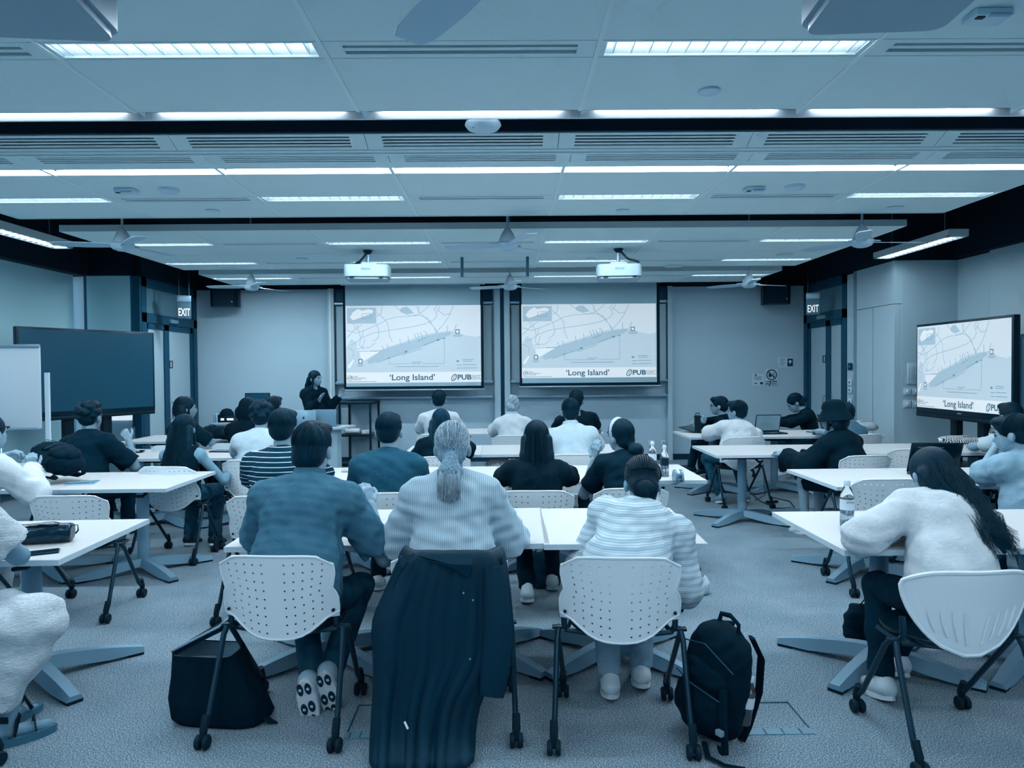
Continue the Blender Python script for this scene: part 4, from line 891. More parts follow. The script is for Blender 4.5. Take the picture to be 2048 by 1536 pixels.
        def tl(e, i):
            x = e.x; o = []
            for t in (.25, .5, .75, 1):
                w_ = .022*math.sin(9*t*L/.26+e.x*40+i) if style in ('wavy', 'sweep') else 0
                o.append(V((x*(1.05+.3*t-.45*max(0, t-.6))+sx_(t)+w_, min(e.y, -.03)-.115*t*(L > .2)-.012-(.10*t if style == 'sweep' else 0), e.z*(1-t)-L*t*rg.uniform(.75, 1.08))))
            return o
        tl_ = tl; arcs(crown, lambda i: V((rg.uniform(-1, 1), -rg.uniform(.15, 1.2), rg.uniform(-.2, .1))), strands, tl)
    out.append(sdf(pr, res, k*s, 0, sub, pl))
    rg.shuffle(paths); return out, paths
# ---------------------------------------------------------------- a person: one body mesh, hair and clothes as its children
def person(label, head, rot=0, lean=.12, side=0, s=1., w_=1., hair='short', hm=None, skin=None, top='tee', tm=None, bm=None, fit=.014, arms=(None, None), hyaw=0, hpitch=0, hroll=0,
           res=.014, strands=0, stand=False, legs=None, shoes=None, collar=False, sleeve=.62, loose=0, hem=None, wr=(.0035, .09), curl=.55, bottom='pants', shoe_kind='sneaker', glasses=False, seat_z=.45, torso_twist=0, seed=1, palms=(None, None), seat=None, tread=False):
    hw = P(*head) if len(head) == 3 else V(head); rot = R(rot); Rz = Matrix.Rotation(rot, 3, 'Z')
    if seat: q = Rz.transposed() @ (hw-V((seat[0], seat[1], 0))); side, lean = q.x, q.y
    root = hw - Rz @ V((side, lean, 0)); root.z = 0; hm = hm or H_BLK; skin = skin or M_SKIN; tm = tm or M_DTEE; bm = bm or M_DPANT
    h = V((side, lean, hw.z)); Mh = Matrix.Translation(h) @ Matrix.Rotation(R(hyaw), 4, 'Z') @ Matrix.Rotation(R(-hpitch), 4, 'X') @ Matrix.Rotation(R(hroll), 4, 'Y'); R3 = Mh.to_3x3(); HT = lambda x, y, z: Mh @ (V((x, y, z))*s)
    pel = V((0, 0, (.93 if stand else seat_z+.09)*1.)); nb = h + R3 @ V((0, -.045, -.135))*s; nb = nb + V((0, 0, -.02)); ax = nb-pel; t = ax.normalized()
    x = (Matrix.Rotation(R(torso_twist), 3, t) @ V((1, 0, 0))); x = (x-t*x.dot(t)).normalized(); f = t.cross(x); TR_ = Matrix((x, f, t)).transposed()
    at = lambda q, dx=0, dy=0: pel+ax*q+x*dx+f*dy
    bow = -.018-.06*max(0, lean-.1)
    sh = [nb-t*.085+x*(sg*.155*w_*s)+f*.004 for sg in (-1, 1)]
    torso = [ell(at(.70, 0, bow), (.148*w_*s, .108, .16), TR_), ell(at(.42, 0, bow*.8), (.135*w_*s, .102, .17), TR_), ell(at(.1), (.16*w_*s, .125, .12), TR_), cap(sh[0], sh[1], .058*s), cap(nb-t*.012, sh[0]+t*.012, .052*s, .045*s), cap(nb-t*.012, sh[1]+t*.012, .052*s, .045*s)]
    neck = [cap(nb-t*.03, HT(0, -.018, -.05), .054*s, .05*s)]
    hd = [ell(HT(0, -.014, .03), V((.075, .094, .088))*s, R3), ell(HT(0, .03, -.03), V((.06, .066, .078))*s, R3), ell(HT(0, .052, -.085), V((.034, .034, .028))*s, R3), cap(HT(0, .09, .0), HT(0, .108, -.03), .008*s, .013*s), cap(HT(-.03, .085, .018), HT(.03, .085, .018), .011*s),
          cap(HT(-.016, .092, -.062), HT(.016, .092, -.062), .008*s)] + [ell(HT(sg*.081, -.008, -.02), V((.013, .02, .033))*s, R3) for sg in (-1, 1)]
    el = []; wrs = []; armp = []; hands = []
    for i, sg in enumerate((-1, 1)):
        a = arms[i]
        if stand and a is None: a = ((sg*.06, .02, -.28), (sg*.02, .12, -.5))
        if a is None: a = ((sg*.10, .15, -.25), (-sg*.06, .36, -.27))
        if a == 'lap': a = ((sg*.09, .0, -.27), (-sg*.02, .22, -.36))
        if a == 'table': a = ((sg*.10, .2, .775-sh[i].z+.03), (-sg*.05, .4, .775-sh[i].z+.02))
        e = sh[i]+V(a[0]); q = sh[i]+V(a[1]); el.append(e); wrs.append(q)
        armp += [cap(sh[i], e, .045*s, .038*s), cap(e, q, .038*s, .026*s)]
        fd = (q-e).normalized(); pn = palms[i] or ((0, .2, -1) if abs(fd.z) < .7 else (-sg*.6, .8, 0)); hands.append(hand(q, fd if len(a) < 3 else a[2], pn, -sg if i else -sg, curl, s*1.0))
    if legs is None:
        if stand: legs = [((sg*.10, .01, .5), (sg*.10, -.01, .09)) for sg in (-1, 1)]
        else: legs = [((sg*.11, .40, seat_z+.05), (sg*.12, .36, .09)) for sg in (-1, 1)]
    legp = []; shn = []; feet = []; hips = [pel+x*(sg*.085*w_)+V((0, .01, -.02)) for sg in (-1, 1)]
    for i in (0, 1):
        kn = V(legs[i][0]); an = V(legs[i][1]); fd = V(legs[i][2]).normalized() if len(legs[i]) > 2 else V((0, 1, -.25)).normalized()
        legp += [cap(hips[i], kn, .078, .056)]; shn += [cap(kn, an, .052, .034)]; feet.append((an, fd))
    footp = [cap(an+V((0, 0, -.045))-fd*.03, an+V((0, 0, -.05))+fd*.15, .028, .024) for an, fd in feet]
    k = .035; body = [sdf(torso+neck+hd+armp+legp+shn+footp, res, .022)]
    for hp in hands: body.append(sdf(hp, .0052 if res < .013 else .0075, .008))
    # round the head more finely when near
    o = mesh_obj('person', body, skin); o.location = root; o.rotation_euler.z = rot; tag(o, label, 'person', 'people in the room')
    eb = MB()
    for sg in (-1, 1): eb.lathe([(.001, -.008*s), (.007*s, -.005*s), (.010*s, 0), (.007*s, .005*s), (.001, .008*s)], 10, HT(sg*.029, .087, .003), R3)
    eb.obj('eyes', M_EYE, o); bb = MB()
    for sg in (-1, 1): bb.tube([HT(sg*.016, .098, .024), HT(sg*.03, .096, .028), HT(sg*.045, .085, .022)], .003*s, 5)
    bb.obj('eyebrows', M_BROW, o); MB().tube([HT(-.022, .094, -.063), HT(0, .101, -.061), HT(.022, .094, -.063)], [.002, .0045*s, .002], 6).obj('lips', M_LIP, o)
    if hair:
        hp_, pt_ = hair_parts(hair, Mh, s, max(.007, res*.72), strands, seed, Matrix.Translation(h) @ Matrix.Rotation(R(hyaw*.6), 4, 'Z') @ Matrix.Rotation(R(-hpitch*.45), 4, 'X'))
        c_ = len(pt_)*55//100; ho = mesh_obj('hair', hp_+([strand_mesh(pt_[:c_])] if pt_ else []), hm, o)
        if pt_: mesh_obj('strands', [strand_mesh(pt_[c_:])], LITE[hm.name], ho)
    # top
    slv = []
    for i in (0, 1):
        if top == 'tee': slv += [cap(sh[i], sh[i]+(el[i]-sh[i])*sleeve, .056*s, .056*s+loose*.6, True)]
        elif top in ('long', 'roll'):
            e2 = wrs[i] if top == 'long' else el[i]+(wrs[i]-el[i])*.35; slv += [cap(sh[i], el[i], .055*s, .05*s+loose), cap(el[i], e2, .05*s+loose, .036*s+loose*.6, True)]
        elif top == 'cap': slv += [cap(sh[i], sh[i]+(el[i]-sh[i])*.3, .05*s, .06*s, True)]
    hz = hem if hem is not None else (pel.z-.10 if not stand else pel.z-.12)
    if top == 'none': tp = [q for q in torso[:3]]+[cap(sh[0]*.75+sh[1]*.25, nb*.4+sh[0]*.6, .04), cap(sh[1]*.75+sh[0]*.25, nb*.4+sh[1]*.6, .04)]
    else: tp = torso
    if loose: tp = tp+[ell(at(.3, 0, bow), (.15*w_*s+loose, .115+loose, .2), TR_)]
    mesh_obj('top', [sdf(tp+slv, res*.92, k, fit, [cap(nb+t*.03+f*.012, nb+t*.2, .060*s, .07*s), cap(nb+t*.0+f*.045, nb+t*.12+f*.09, .05*s)], [(nb+t*(.05 if top != 'none' else -.0), t), ((0, 0, hz), (0, 0, -1))], wr, seed=seed)], tm, o)
    if collar:
        c = nb+t*.035+f*.006; ring = [c+(x*math.cos(a)*.066+f*math.sin(a)*.07)*s+t*(.012-.03*max(0, math.sin(a))) for a in [2*PI*i/18 for i in range(19)]]
        MB().tube(ring, .010, 6, flat=2.4, up=t).obj('collar', tm, o)
    if bottom == 'pants': mesh_obj('trousers', [sdf([torso[2]]+legp+[cap(q[1], q[2], q[3], q[4]+.012, True) for q in shn], res, .03, .012, (), [((0, 0, pel.z+.12), (0, 0, 1))], (.0035, .1), seed=seed+3)], bm, o)
    elif bottom == 'shorts': mesh_obj('shorts', [sdf([torso[2]]+[cap(q[1], q[1]+(q[2]-q[1])*.92, q[3]+.01, q[4]+.02, True) for q in legp], res, .03, .012, (), [((0, 0, pel.z+.12), (0, 0, 1))], (.004, .1), seed=seed+3)], bm, o)
    elif bottom == 'dress':
        kn = [V(l[0]) for l in legs]; an = [V(l[1]) for l in legs]
        mesh_obj('skirt', [sdf([torso[2]]+legp+[cap(kn[0], kn[1], .085), cap(kn[0]+V((0, 0, -.02)), an[0]+V((-.05, -.05, .10)), .09, .11, True), cap(kn[1]+V((0, 0, -.02)), an[1]+V((-.06, -.05, .10)), .11, .10, True)], res, .05, .02, (), [((0, 0, pel.z+.12), (0, 0, 1))], (.006, .12), seed=seed+3)], bm, o)
    sm = shoes or M_SHOEW
    for an, fd in feet:
        if shoe_kind == 'none': break
        up = V((0, 0, 1)) if abs(fd.z) < .6 else V((0, 1, 0)); dn = -(up-fd*up.dot(fd)).normalized(); b = an+dn*.042
        so = mesh_obj('shoe', [sdf([cap(b-fd*.045, b+fd*.06, .042, .043), cap(b+fd*.04, b+fd*.165+dn*.008, .04, .031), cap(an+dn*.0-fd*.02, b-fd*.02, .04, .04)], .0085 if res < .013 else .012, .025, 0, [cap(an, an-dn*.2, .03, .034)], [(b+dn*.034, dn)])], sm, o)
        sd = fd.cross(dn).normalized(); c0 = b+dn*.040; out = []
        for i in range(16):
            a = 2*PI*i/16; out.append((.06+.135*math.cos(a), .047*math.sin(a)*(1-.12*math.cos(a))))
        MB().prism(out, -.010, .012, frame_m(c0, fd, sd, dn)).obj('sole', M_SOLE, so)
        if tread:
            for u_, v_, a_, b_ in ((-.035, -.018, .03, .016), (-.03, .02, .032, .015), (.06, -.018, .03, .017), (.075, .02, .03, .016), (.13, -.015, .026, .015), (.14, .016, .024, .014)):
                MB().prism([(u_+a_*math.cos(2*PI*i/12), v_+b_*math.sin(2*PI*i/12)) for i in range(12)], .012, .015, frame_m(c0, fd, sd, dn)).obj('tread_patch', M_FRM, so, 0); MB().prism([(u_-.006, v_-.006), (u_+.006, v_-.006), (u_+.006, v_+.006), (u_-.006, v_+.006)], .015, .0165, frame_m(c0, fd, sd, dn)).obj('tread_stud', M_SOLE, so, 0)
    if glasses:
        g = MB()
        for sg in (-1, 1): g.tube([HT(sg*.03+.022*math.cos(a), .103, .004+.018*math.sin(a)) for a in [2*PI*i/12 for i in range(13)]], .0016, 5).tube([HT(sg*.052, .1, .008), HT(sg*.078, .0, .008)], .0016, 5)
        g.obj('glasses', M_BLACK, o)
    return o, Mh, dict(root=root, rot=rot, sh=sh, el=el, wr=wrs, nb=nb)
# ================================================================ clothes
def cloth(n, t, g=1., var=.02, bump=.35, **k): return mat('cloth_'+n, t, .9, g, var=var, scale=14, bump=bump, bscale=k.pop('bscale', 45), spec=.15, **k)
M_DTEE = cloth('dark_tee', .13); M_DPANT = cloth('dark_trousers', .16); M_JEAN = cloth('jeans', .30, var=.05); M_GREYB = cloth('grey_blue_linen', .43, var=.015, bump=.25, bscale=120)
M_LPANT = cloth('light_trousers', .62); M_WTEE = cloth('white_cotton', .86, .9); M_WSWT = cloth('white_sweater', .86, .85, bump=.5); M_PALE = cloth('pale_shirt', .78); M_CREW = cloth('slate_crew', .34, var=.012); M_BLK = cloth('black_cotton', .09); M_GTEE = cloth('grey_tee', .62); M_OLIVE = cloth('mid_grey_top', .46)
M_STRIPE = mat('cloth_striped_tee', .3, .9, spec=.15, build=stripes('Z', .031, .16, .26, .86)); M_PIN = mat('cloth_pinstripe', .7, .9, spec=.15, build=stripes('X', .0095, .42, .77, .64)); M_BAND = mat('cloth_banded_shirt', .7, .9, spec=.15, build=stripes('Z', .030, .45, .82, .66, True, .0092))
M_SEER = mat('cloth_seersucker', .84, .9, 1., var=.05, scale=3, stretch=(9, 9, 60), bump=.9, bscale=6, spec=.15)
M_SHOEW = mat('shoe_white', .82, .55); M_SOLE = mat('sole_white', .86, .6); M_SHOED = mat('shoe_dark', .14, .5)
CHAIRW = 'white perforated chair '
def seat_at(info, who, dx=0, dy=0, drot=0, kind='holes'):
    p = info['root'] + Matrix.Rotation(info['rot'], 3, 'Z') @ V((dx, dy+.015, 0)); return chair(0, 0, who, info['rot']+R(drot), kind, (p.x, p.y))
def rel(info_root, rot, pt): return Matrix.Rotation(-R(rot), 3, 'Z') @ (pt-V((info_root[0], info_root[1], 0)))
# ---------------------------------------------------------------- nearest centre row
o, Mh, I = person('man in a grey-blue short-sleeved shirt, elbow on the nearest table', (626, 898, 3.52), rot=-4, seat=(-.99, 3.28), s=1.07, w_=1.14, hair='shag', hm=H_DRK, tm=M_GREYB, bm=M_JEAN, fit=.026, collar=True, sleeve=.82, loose=.012,
    arms=(((-.12, .12, -.27), (.0, .36, -.24)), ((.17, .10, -.30), (.06, .24, -.06))), res=.0105, strands=420, legs=[((-.08, .36, .50), (.06, .06, .13), (.1, .25, -1)), ((.22, .34, .50), (.14, .10, .16), (.1, .3, -1))], shoes=mat('shoe_trainer', .7, .6), wr=(.004, .07), tread=True, seed=11, hyaw=-4, hpitch=6)
seat_at(I, CHAIRW+'of the man in the grey-blue shirt')
o, Mh, I = person('woman with a blond ponytail and pinstriped blouse', (905, 893, 3.48), rot=0, seat=(-.25, 3.28), s=1.0, w_=1.0, hair='pony', hm=H_BLD, tm=M_PIN, bm=M_DPANT, fit=.034, sleeve=1.0, loose=.03, arms=(((-.13, .10, -.27), (.05, .30, -.26)), ((.13, .10, -.27), (-.05, .30, -.26))), res=.0105, strands=1100, wr=(.004, .08), seed=5, hem=.55)
seat_at(I, CHAIRW+'buried under the long dark coat')
MB().lathe([(.021, -.009), (.025, 0), (.021, .009)], 16, Mh @ V((0, -.124, -.037)), Mh.to_3x3() @ Matrix.Rotation(R(60), 3, 'X')).obj('hair_tie', mat('hair_tie', .2, .7), o)
o, Mh, I = person('woman with a low braided bun and banded striped shirt', (1284, 966, 3.62), rot=-5, seat=(.50, 3.19), s=1.02, w_=1.1, hair='lowbun', hm=H_BLK, skin=M_SKIN2, top='long', tm=M_BAND, bm=M_LPANT, fit=.026, loose=.016, collar=True, hpitch=28, arms=(((-.10, -.02, -.25), (-.02, .22, -.26)), ((.03, -.02, -.25), (.0, .2, -.26))), res=.0105, strands=380,
    legs=[((-.05, .40, .5), (-.02, .24, .1), (0, 1, -.2)), ((.16, .42, .5), (.14, .36, .1))], shoes=M_SHOEW, wr=(.004, .08), seed=8)
seat_at(I, CHAIRW+'of the woman with the braided bun')
for i in range(15):
    u = -1+2*i/14; pts = []
    for j in range(9):
        a = R(58-150*j/8); d = V((u*math.cos(.9*(j/8-.45))*.95, math.sin(a) if 0 else math.sin(a), math.cos(a)*math.sqrt(max(.05, 1-.55*u*u)))).normalized()
        pts.append(Mh @ ((V((0, -.018, .036))+V((d.x*.088, d.y*.107, d.z*.097)))*1.02))
    MB().tube(pts, [.004, .006, .0065, .006, .0065, .006, .0065, .006, .005], 6).obj('cornrow', H_BLK, o)
for sg in (-1, 1): MB().lathe([(.004, -.003), (.011, 0), (.004, .003)], 12, Mh @ V((sg*.086, -.006, -.056)), Matrix.Rotation(PI/2, 3, 'Y')).obj('earring', M_STEEL, o)
# ---------------------------------------------------------------- second centre row
o, Mh, I = person('man in a navy tee with thin white stripes', (567, 856, 4.9), rot=-3, seat=(-1.53, 4.74), s=1.07, w_=1.12, hair='short', hm=H_DRK, tm=M_STRIPE, bm=M_DPANT, fit=.022, sleeve=.7, loose=.01, arms=('table', 'table'), res=.0125, strands=260, seed=21)
seat_at(I, CHAIRW+'of the man in the striped tee')
o, Mh, I = person('man in a plain slate crew-neck, sitting upright', (778, 862, 5.0), rot=0, seat=(-.82, 4.82), s=1.06, w_=1.12, hair='short', hm=H_DRK, top='long', tm=M_CREW, bm=M_DPANT, fit=.022, arms=(((-.09, .12, -.27), (.06, .35, -.27)), ((.09, .12, -.27), (-.06, .35, -.27))), res=.0125, strands=260, seed=22)
seat_at(I, CHAIRW+'of the man in the slate crew-neck')
o, Mh, I = person('woman with long straight black hair and black tee', (1073, 876, 5.03), rot=-2, seat=(.2, 4.84), s=1.02, w_=1.04, hair='long', hm=H_BLK, tm=M_BLK, bm=M_DPANT, fit=.02, sleeve=.8, arms=('table', 'table'), res=.0125, strands=420, seed=23, shoes=M_SHOEW, legs=[((-.11, .38, .5), (-.06, .0, .10)), ((.11, .40, .5), (.12, .3, .09))])
seat_at(I, CHAIRW+'of the long-haired woman in black')
o, Mh, I = person('woman with a pale headband resting her head on her hand', (1240, 872, 5.15), rot=4, seat=(.82, 4.9), s=1.0, w_=1.0, hair='headband', hm=H_DRK, tm=M_DTEE, bm=M_DPANT, fit=.02, sleeve=.75, arms=(((-.13, .12, -.22), (-.05, .15, .03), (.2, 0, 1)), 'table'), res=.0125, strands=300, seed=24, hyaw=32, hroll=-8, curl=.35)
pts = [Mh @ V((.083*math.cos(a), -.002+.02*math.sin(a)*0, .036+.093*math.sin(a))) for a in [R(-40+260*i/18) for i in range(19)]]
MB().tube(pts, .004, 6, flat=6, up=(0, 1, 0)).obj('headband', M_PALE, o)
seat_at(I, CHAIRW+'of the woman with the headband')
# ---------------------------------------------------------------- third and fourth centre rows
o, Mh, I = person('woman with wavy brown hair and ruffled black sleeves', (882, 843, 6.88), rot=6, seat=(-.6, 6.72), s=1.02, hair='wavy', hm=H_BRN, tm=M_BLK, bm=M_DPANT, fit=.024, sleeve=.95, loose=.035, arms=(((-.13, .12, -.2), (-.06, .3, -.22)), 'table'), res=.015, strands=220, seed=31)
seat_at(I, CHAIRW+'of the wavy-haired woman')
o, Mh, I = person('man in a pale collared shirt with short black hair', (1141, 823, 6.95), rot=-2, seat=(.66, 6.78), s=1.04, w_=1.1, hair='short', hm=H_BLK, tm=M_PALE, bm=M_DPANT, fit=.024, collar=True, sleeve=.8, loose=.012, arms=('table', 'table'), res=.015, strands=160, seed=32)
seat_at(I, CHAIRW+'of the man in the pale collared shirt')
o, Mh, I = person('man in a white shirt half hidden by the wavy-haired woman', (878, 800, 9.1), rot=0, seat=(-.84, 8.95), hair='short', hm=H_DRK, tm=M_WTEE, res=.018, sleeve=.8, fit=.022, strands=60, seed=41, s=1.05, w_=1.1, arms=('table', 'table'))
seat_at(I, CHAIRW+'of the man in white behind the wavy-haired woman')
o, Mh, I = person('woman with twisted-up blond hair in a white blouse', (1025, 810, 8.85), rot=-4, seat=(.1, 8.7), hair='updo', hm=H_GRY, tm=M_WTEE, res=.017, sleeve=.9, fit=.026, loose=.02, strands=120, seed=42, arms=('table', 'table'), hyaw=-8, collar=True)
seat_at(I, CHAIRW+'of the blond woman in the white blouse')
o, Mh, I = person('man in a black tee nearest the notice-side screen', (1153, 801, 8.85), rot=-3, seat=(.92, 8.7), hair='short', hm=H_BLK, tm=M_BLK, res=.018, fit=.02, strands=60, seed=43, s=1.06, w_=1.12, arms=('table', 'table'), hyaw=-12)
seat_at(I, CHAIRW+'of the man in the black tee near the screens')
# ---------------------------------------------------------------- window-side rows
o, Mh, I = person('curly-haired man in a dark tee with chin on hand', (182, 833, 6.5), rot=-12, seat=(-3.76, 6.36), s=1.06, w_=1.1, hair='curly', hm=H_BLK, tm=M_DTEE, bm=M_DPANT, fit=.026, sleeve=.85, loose=.02, arms=(((-.08, .1, -.27), (.02, .1, -.45)), ((.17, .16, -.24), (.08, .2, .0), (-.5, 0, .8))), res=.0145, seed=51, hyaw=6, curl=.9)
seat_at(I, CHAIRW+'of the curly-haired man in the dark tee', -.12, .0)
o, Mh, I = person('woman with very long dark hair in a sleeveless top', (371, 856, 6.32), rot=-6, seat=(-2.84, 6.2), s=1.0, hair='long', hm=H_BLK, skin=M_SKIN2, top='none', tm=M_BLK, bm=M_JEAN, fit=.014, arms=('table', ((.17, .1, -.24), (.16, .34, -.1))), res=.0135, strands=420, seed=52, shoes=M_SHOED)
seat_at(I, CHAIRW+'of the woman with very long dark hair')
o, Mh, I = person('person with curly dark hair in a white tee', (524, 832, 6.75), rot=0, seat=(-2.3, 6.6), s=1.06, w_=1.1, hair='curly', hm=H_DRK, tm=M_PALE, fit=.026, sleeve=.85, loose=.012, arms=('table', 'table'), res=.015, seed=53)
seat_at(I, CHAIRW+'of the person in the white tee')
o, Mh, I = person('person with a dark bob turned towards the screens', (372, 816, 8.0), rot=-38, seat=(-3.58, 7.9), s=1.04, hair='bob', hm=H_BLK, tm=M_DTEE, sleeve=.9, fit=.022, arms=('table', 'table'), res=.016, strands=120, seed=54, hyaw=-18)
seat_at(I, CHAIRW+'of the person with the dark bob', 0, 0, 30)
o, Mh, I = person('person in black left of the curly-haired person in white', (497, 818, 8.2), rot=-10, seat=(-2.98, 8.05), s=1.06, hair='bob', hm=H_BLK, tm=M_BLK, fit=.024, sleeve=.9, arms=('table', 'table'), res=.017, strands=60, seed=55)
seat_at(I, CHAIRW+'of the person in black in the front window-side row')
o, Mh, I = person('dark-haired person glimpsed behind the striped man', (549, 812, 8.9), rot=-10, lean=.1, s=1.02, hair='short', hm=H_BLK, tm=M_BLK, arms=('table', 'table'), res=.018, seed=56)
seat_at(I, CHAIRW+'hidden behind the striped man in the front row')
chair(0, 0, 'white perforated chair left empty in the front window-side row', 0, xy=(P(245, 800, 7.8).x, 7.85))
chair(0, 0, 'empty white perforated chair behind the shiny black pouch', 0, xy=(-2.85, 4.85))
# person whose hands hold the backpack
rt = 0; seatL = (-3.52, 4.55)
hwL = P(-20, 866, 4.75); Rl = Matrix.Rotation(R(22), 3, 'Z')
def loc_pt(px, py, Y, seat_, rot_): return Matrix.Rotation(-R(rot_), 3, 'Z') @ (P(px, py, Y)-V((seat_[0], seat_[1], 0)))
def arm_to(head, seat_, rot_, s, w_, i, e, q, d=None):
    """arm given by picture points: returns offsets from the shoulder"""
    hw = P(*head); h = Matrix.Rotation(-R(rot_), 3, 'Z') @ (hw-V((seat_[0], seat_[1], 0))); nb = h+V((0, -.045, -.155))*s; pel = V((0, 0, .54)); t = (nb-pel).normalized(); x = V((1, 0, 0)); x = (x-t*x.dot(t)).normalized(); f = t.cross(x)
    sg = (-1, 1)[i]; sh = nb-t*.085+x*(sg*.155*w_*s)+f*.004; r = (tuple(loc_pt(*e, seat_, rot_)-sh), tuple(loc_pt(*q, seat_, rot_)-sh)); return r+((d,) if d else ())
hd_ = (-20, 866, 4.72); st_ = (-3.44, 4.5)
o, Mh, I = person('person in a white shirt unzipping the backpack, cut by the picture edge', hd_, rot=-14, seat=st_, s=1.0, hair='pony', hm=H_DRK, top='long', tm=M_WTEE, bm=M_WTEE, fit=.024, loose=.016, res=.0105, seed=61, arms=(arm_to(hd_, st_, -14, 1, 1, 0, (-40, 950, 4.75), (4, 912, 4.98), (.6, .5, .25)), arm_to(hd_, st_, -14, 1, 1, 1, (68, 985, 4.72), (60, 940, 4.9), (-.05, .2, 1))), curl=.8, wr=(.005, .07), strands=120, palms=((.2, .3, -1), (-.8, .6, 0)))
seat_at(I, CHAIRW+'of the person unzipping the backpack')
hd_ = (-150, 872, 3.0); st_ = (-2.40, 2.78)
o, Mh, I = person('person in a pale textured dress with elbow beside the phone', hd_, rot=-22, seat=st_, s=1.0, hair='long', hm=H_BLK, skin=M_SKIN2, top='tee', tm=M_SEER, bm=M_SEER, bottom='dress', wr=(.003, .08), fit=.03, sleeve=.85, loose=.02, res=.0115, seed=62, shoe_kind='none', arms=(None, arm_to(hd_, st_, -22, 1, 1, 1, (38, 1112, 3.1), (-40, 1085, 3.35))), legs=[((-.08, .46, .5), (-.06, .44, .10)), ((.13, .46, .5), (.12, .34, .10), (.5, 1, -.1))])
for q in ((.12, .34), (-.06, .44)):
    d = V((.5, 1, 0)).normalized() if q[0] > 0 else V((0, 1, 0)); n = V((d.y, -d.x, 0)); out = [(.055+.13*math.cos(2*PI*i/16), .046*math.sin(2*PI*i/16)) for i in range(16)]
    so = MB().prism(out, 0, .032, frame_m((q[0], q[1], 0), d, (-d.y, d.x, 0), (0, 0, 1))).obj('sandal', mat('sandal_sole', .42, .6), o)
    MB().box(V((q[0], q[1], .022))-d*.035, (.07, .06, .044), Matrix.Rotation(math.atan2(d.y, d.x), 3, 'Z')).obj('heel', MATS['sandal_sole'], so, 0)
    c = V((q[0], q[1], .045)); mid = V((q[0], q[1], .12))
    MB().tube([c+d*.1+n*.05, c+d*.1+V((0, 0, .045)), c+d*.1-n*.05], .004, 6, flat=4).tube([c+d*.02+n*.05, mid+d*.045, c+d*.02-n*.05], .004, 6, flat=4).tube([mid+d*.0+n*.045, mid-d*.05, mid-n*.045], .004, 6, flat=4).obj('strap', M_BLACK, so)
seat_at(I, CHAIRW+'of the person in the pale dress')
# ---------------------------------------------------------------- rows on the map display side
hd_ = (1862, 950, 3.52); st_ = (1.97, 3.12)
o, Mh, I = person('woman in a white sweater with long loose dark hair, writing', hd_, rot=2, seat=st_, s=1.02, w_=1.04, hair='sweep', hm=H_DRK, top='long', tm=M_WSWT, bm=M_DPANT, fit=.024, loose=.012, hpitch=34, hroll=6, res=.0105, strands=650, seed=71, arms=(arm_to(hd_, st_, 2, 1.02, 1.04, 0, (1716, 1085, 3.34), (1790, 1062, 3.62)), ((.10, .18, -.22), (-.05, .42, -.2))), wr=(.004, .09), shoes=M_SHOEW, legs=[((-.1, .4, .5), (-.16, .26, .1)), ((.13, .42, .5), (.06, .5, .1))], hem=.5)
seat_at(I, 'white chair with ribbed solid back, of the woman in the white sweater', -.10, -.09, 0, 'ribs')
chair(0, 0, 'empty white perforated chair in front of the woman in white', 0, xy=(2.69, 5.18))
hd_ = (2026, 868, 4.72); st_ = (3.42, 4.56)
o, Mh, I = person('man in a grey tee resting his chin on his hand', hd_, rot=12, seat=st_, s=1.06, w_=1.1, hair='short', hm=H_BLK, tm=M_GTEE, bm=M_DPANT, fit=.026, sleeve=.85, loose=.016, res=.0125, strands=260, seed=72, hyaw=30, hpitch=10, arms=(arm_to(hd_, st_, 12, 1.06, 1.1, 0, (1950, 957, 4.9), (1980, 905, 4.98), (.35, -.2, .8)), 'table'), curl=.9)
seat_at(I, CHAIRW+'of the man in the grey tee')
o, Mh, I = person('dark-haired person seated beyond the man in the grey tee', (2020, 832, 6.7), rot=0, lean=.12, s=1.05, hair='short', hm=H_BLK, tm=M_PALE, arms=('table', 'table'), res=.017, seed=73)
seat_at(I, CHAIRW+'beyond the man in the grey tee')
hd_ = (1667, 836, 6.62); st_ = (3.16, 6.5)
o, Mh, I = person('person in black clothes and a black bucket hat', hd_, rot=30, seat=st_, s=1.04, w_=1.12, hair='bob', hm=H_BLK, top='long', tm=M_BLK, bm=M_BLK, bottom='shorts', fit=.03, loose=.03, res=.0135, seed=74, hyaw=10, arms=(((-.13, .14, -.2), (-.12, .38, -.12), (.3, 1, .3)), ((.06, .2, -.24), (-.2, .42, -.16))), shoes=M_SHOEW, legs=[((-.14, .38, .5), (-.16, .34, .1)), ((.10, .40, .5), (.10, .36, .1))])
hp = [(.148, -.055), (.151, -.05), (.114, .025), (.106, .036), (.101, .085), (.086, .12), (.05, .142), (.002, .148)]
M4 = Mh @ Matrix.Translation((0, -.01, .03)) @ Matrix.Rotation(R(-6), 4, 'X')
mb = MB().lathe(hp, 26, M4.translation, M4.to_3x3(), sy=1.08); mb.f = [f for f in mb.f if len(f) < 10 or min(f) > 100]
mb.obj('bucket_hat', M_BLK, o); MB().box(M4 @ V((-.07, .085, .05)), (.02, .004, .01), M4.to_3x3()).obj('hat_label', M_WHITE, o, 0)
seat_at(I, CHAIRW+'of the person in the bucket hat', .02, -.03, -22)
chair(0, 0, 'empty white perforated chair between the bucket hat and the dark laptop', 0, xy=(3.9, 6.95))
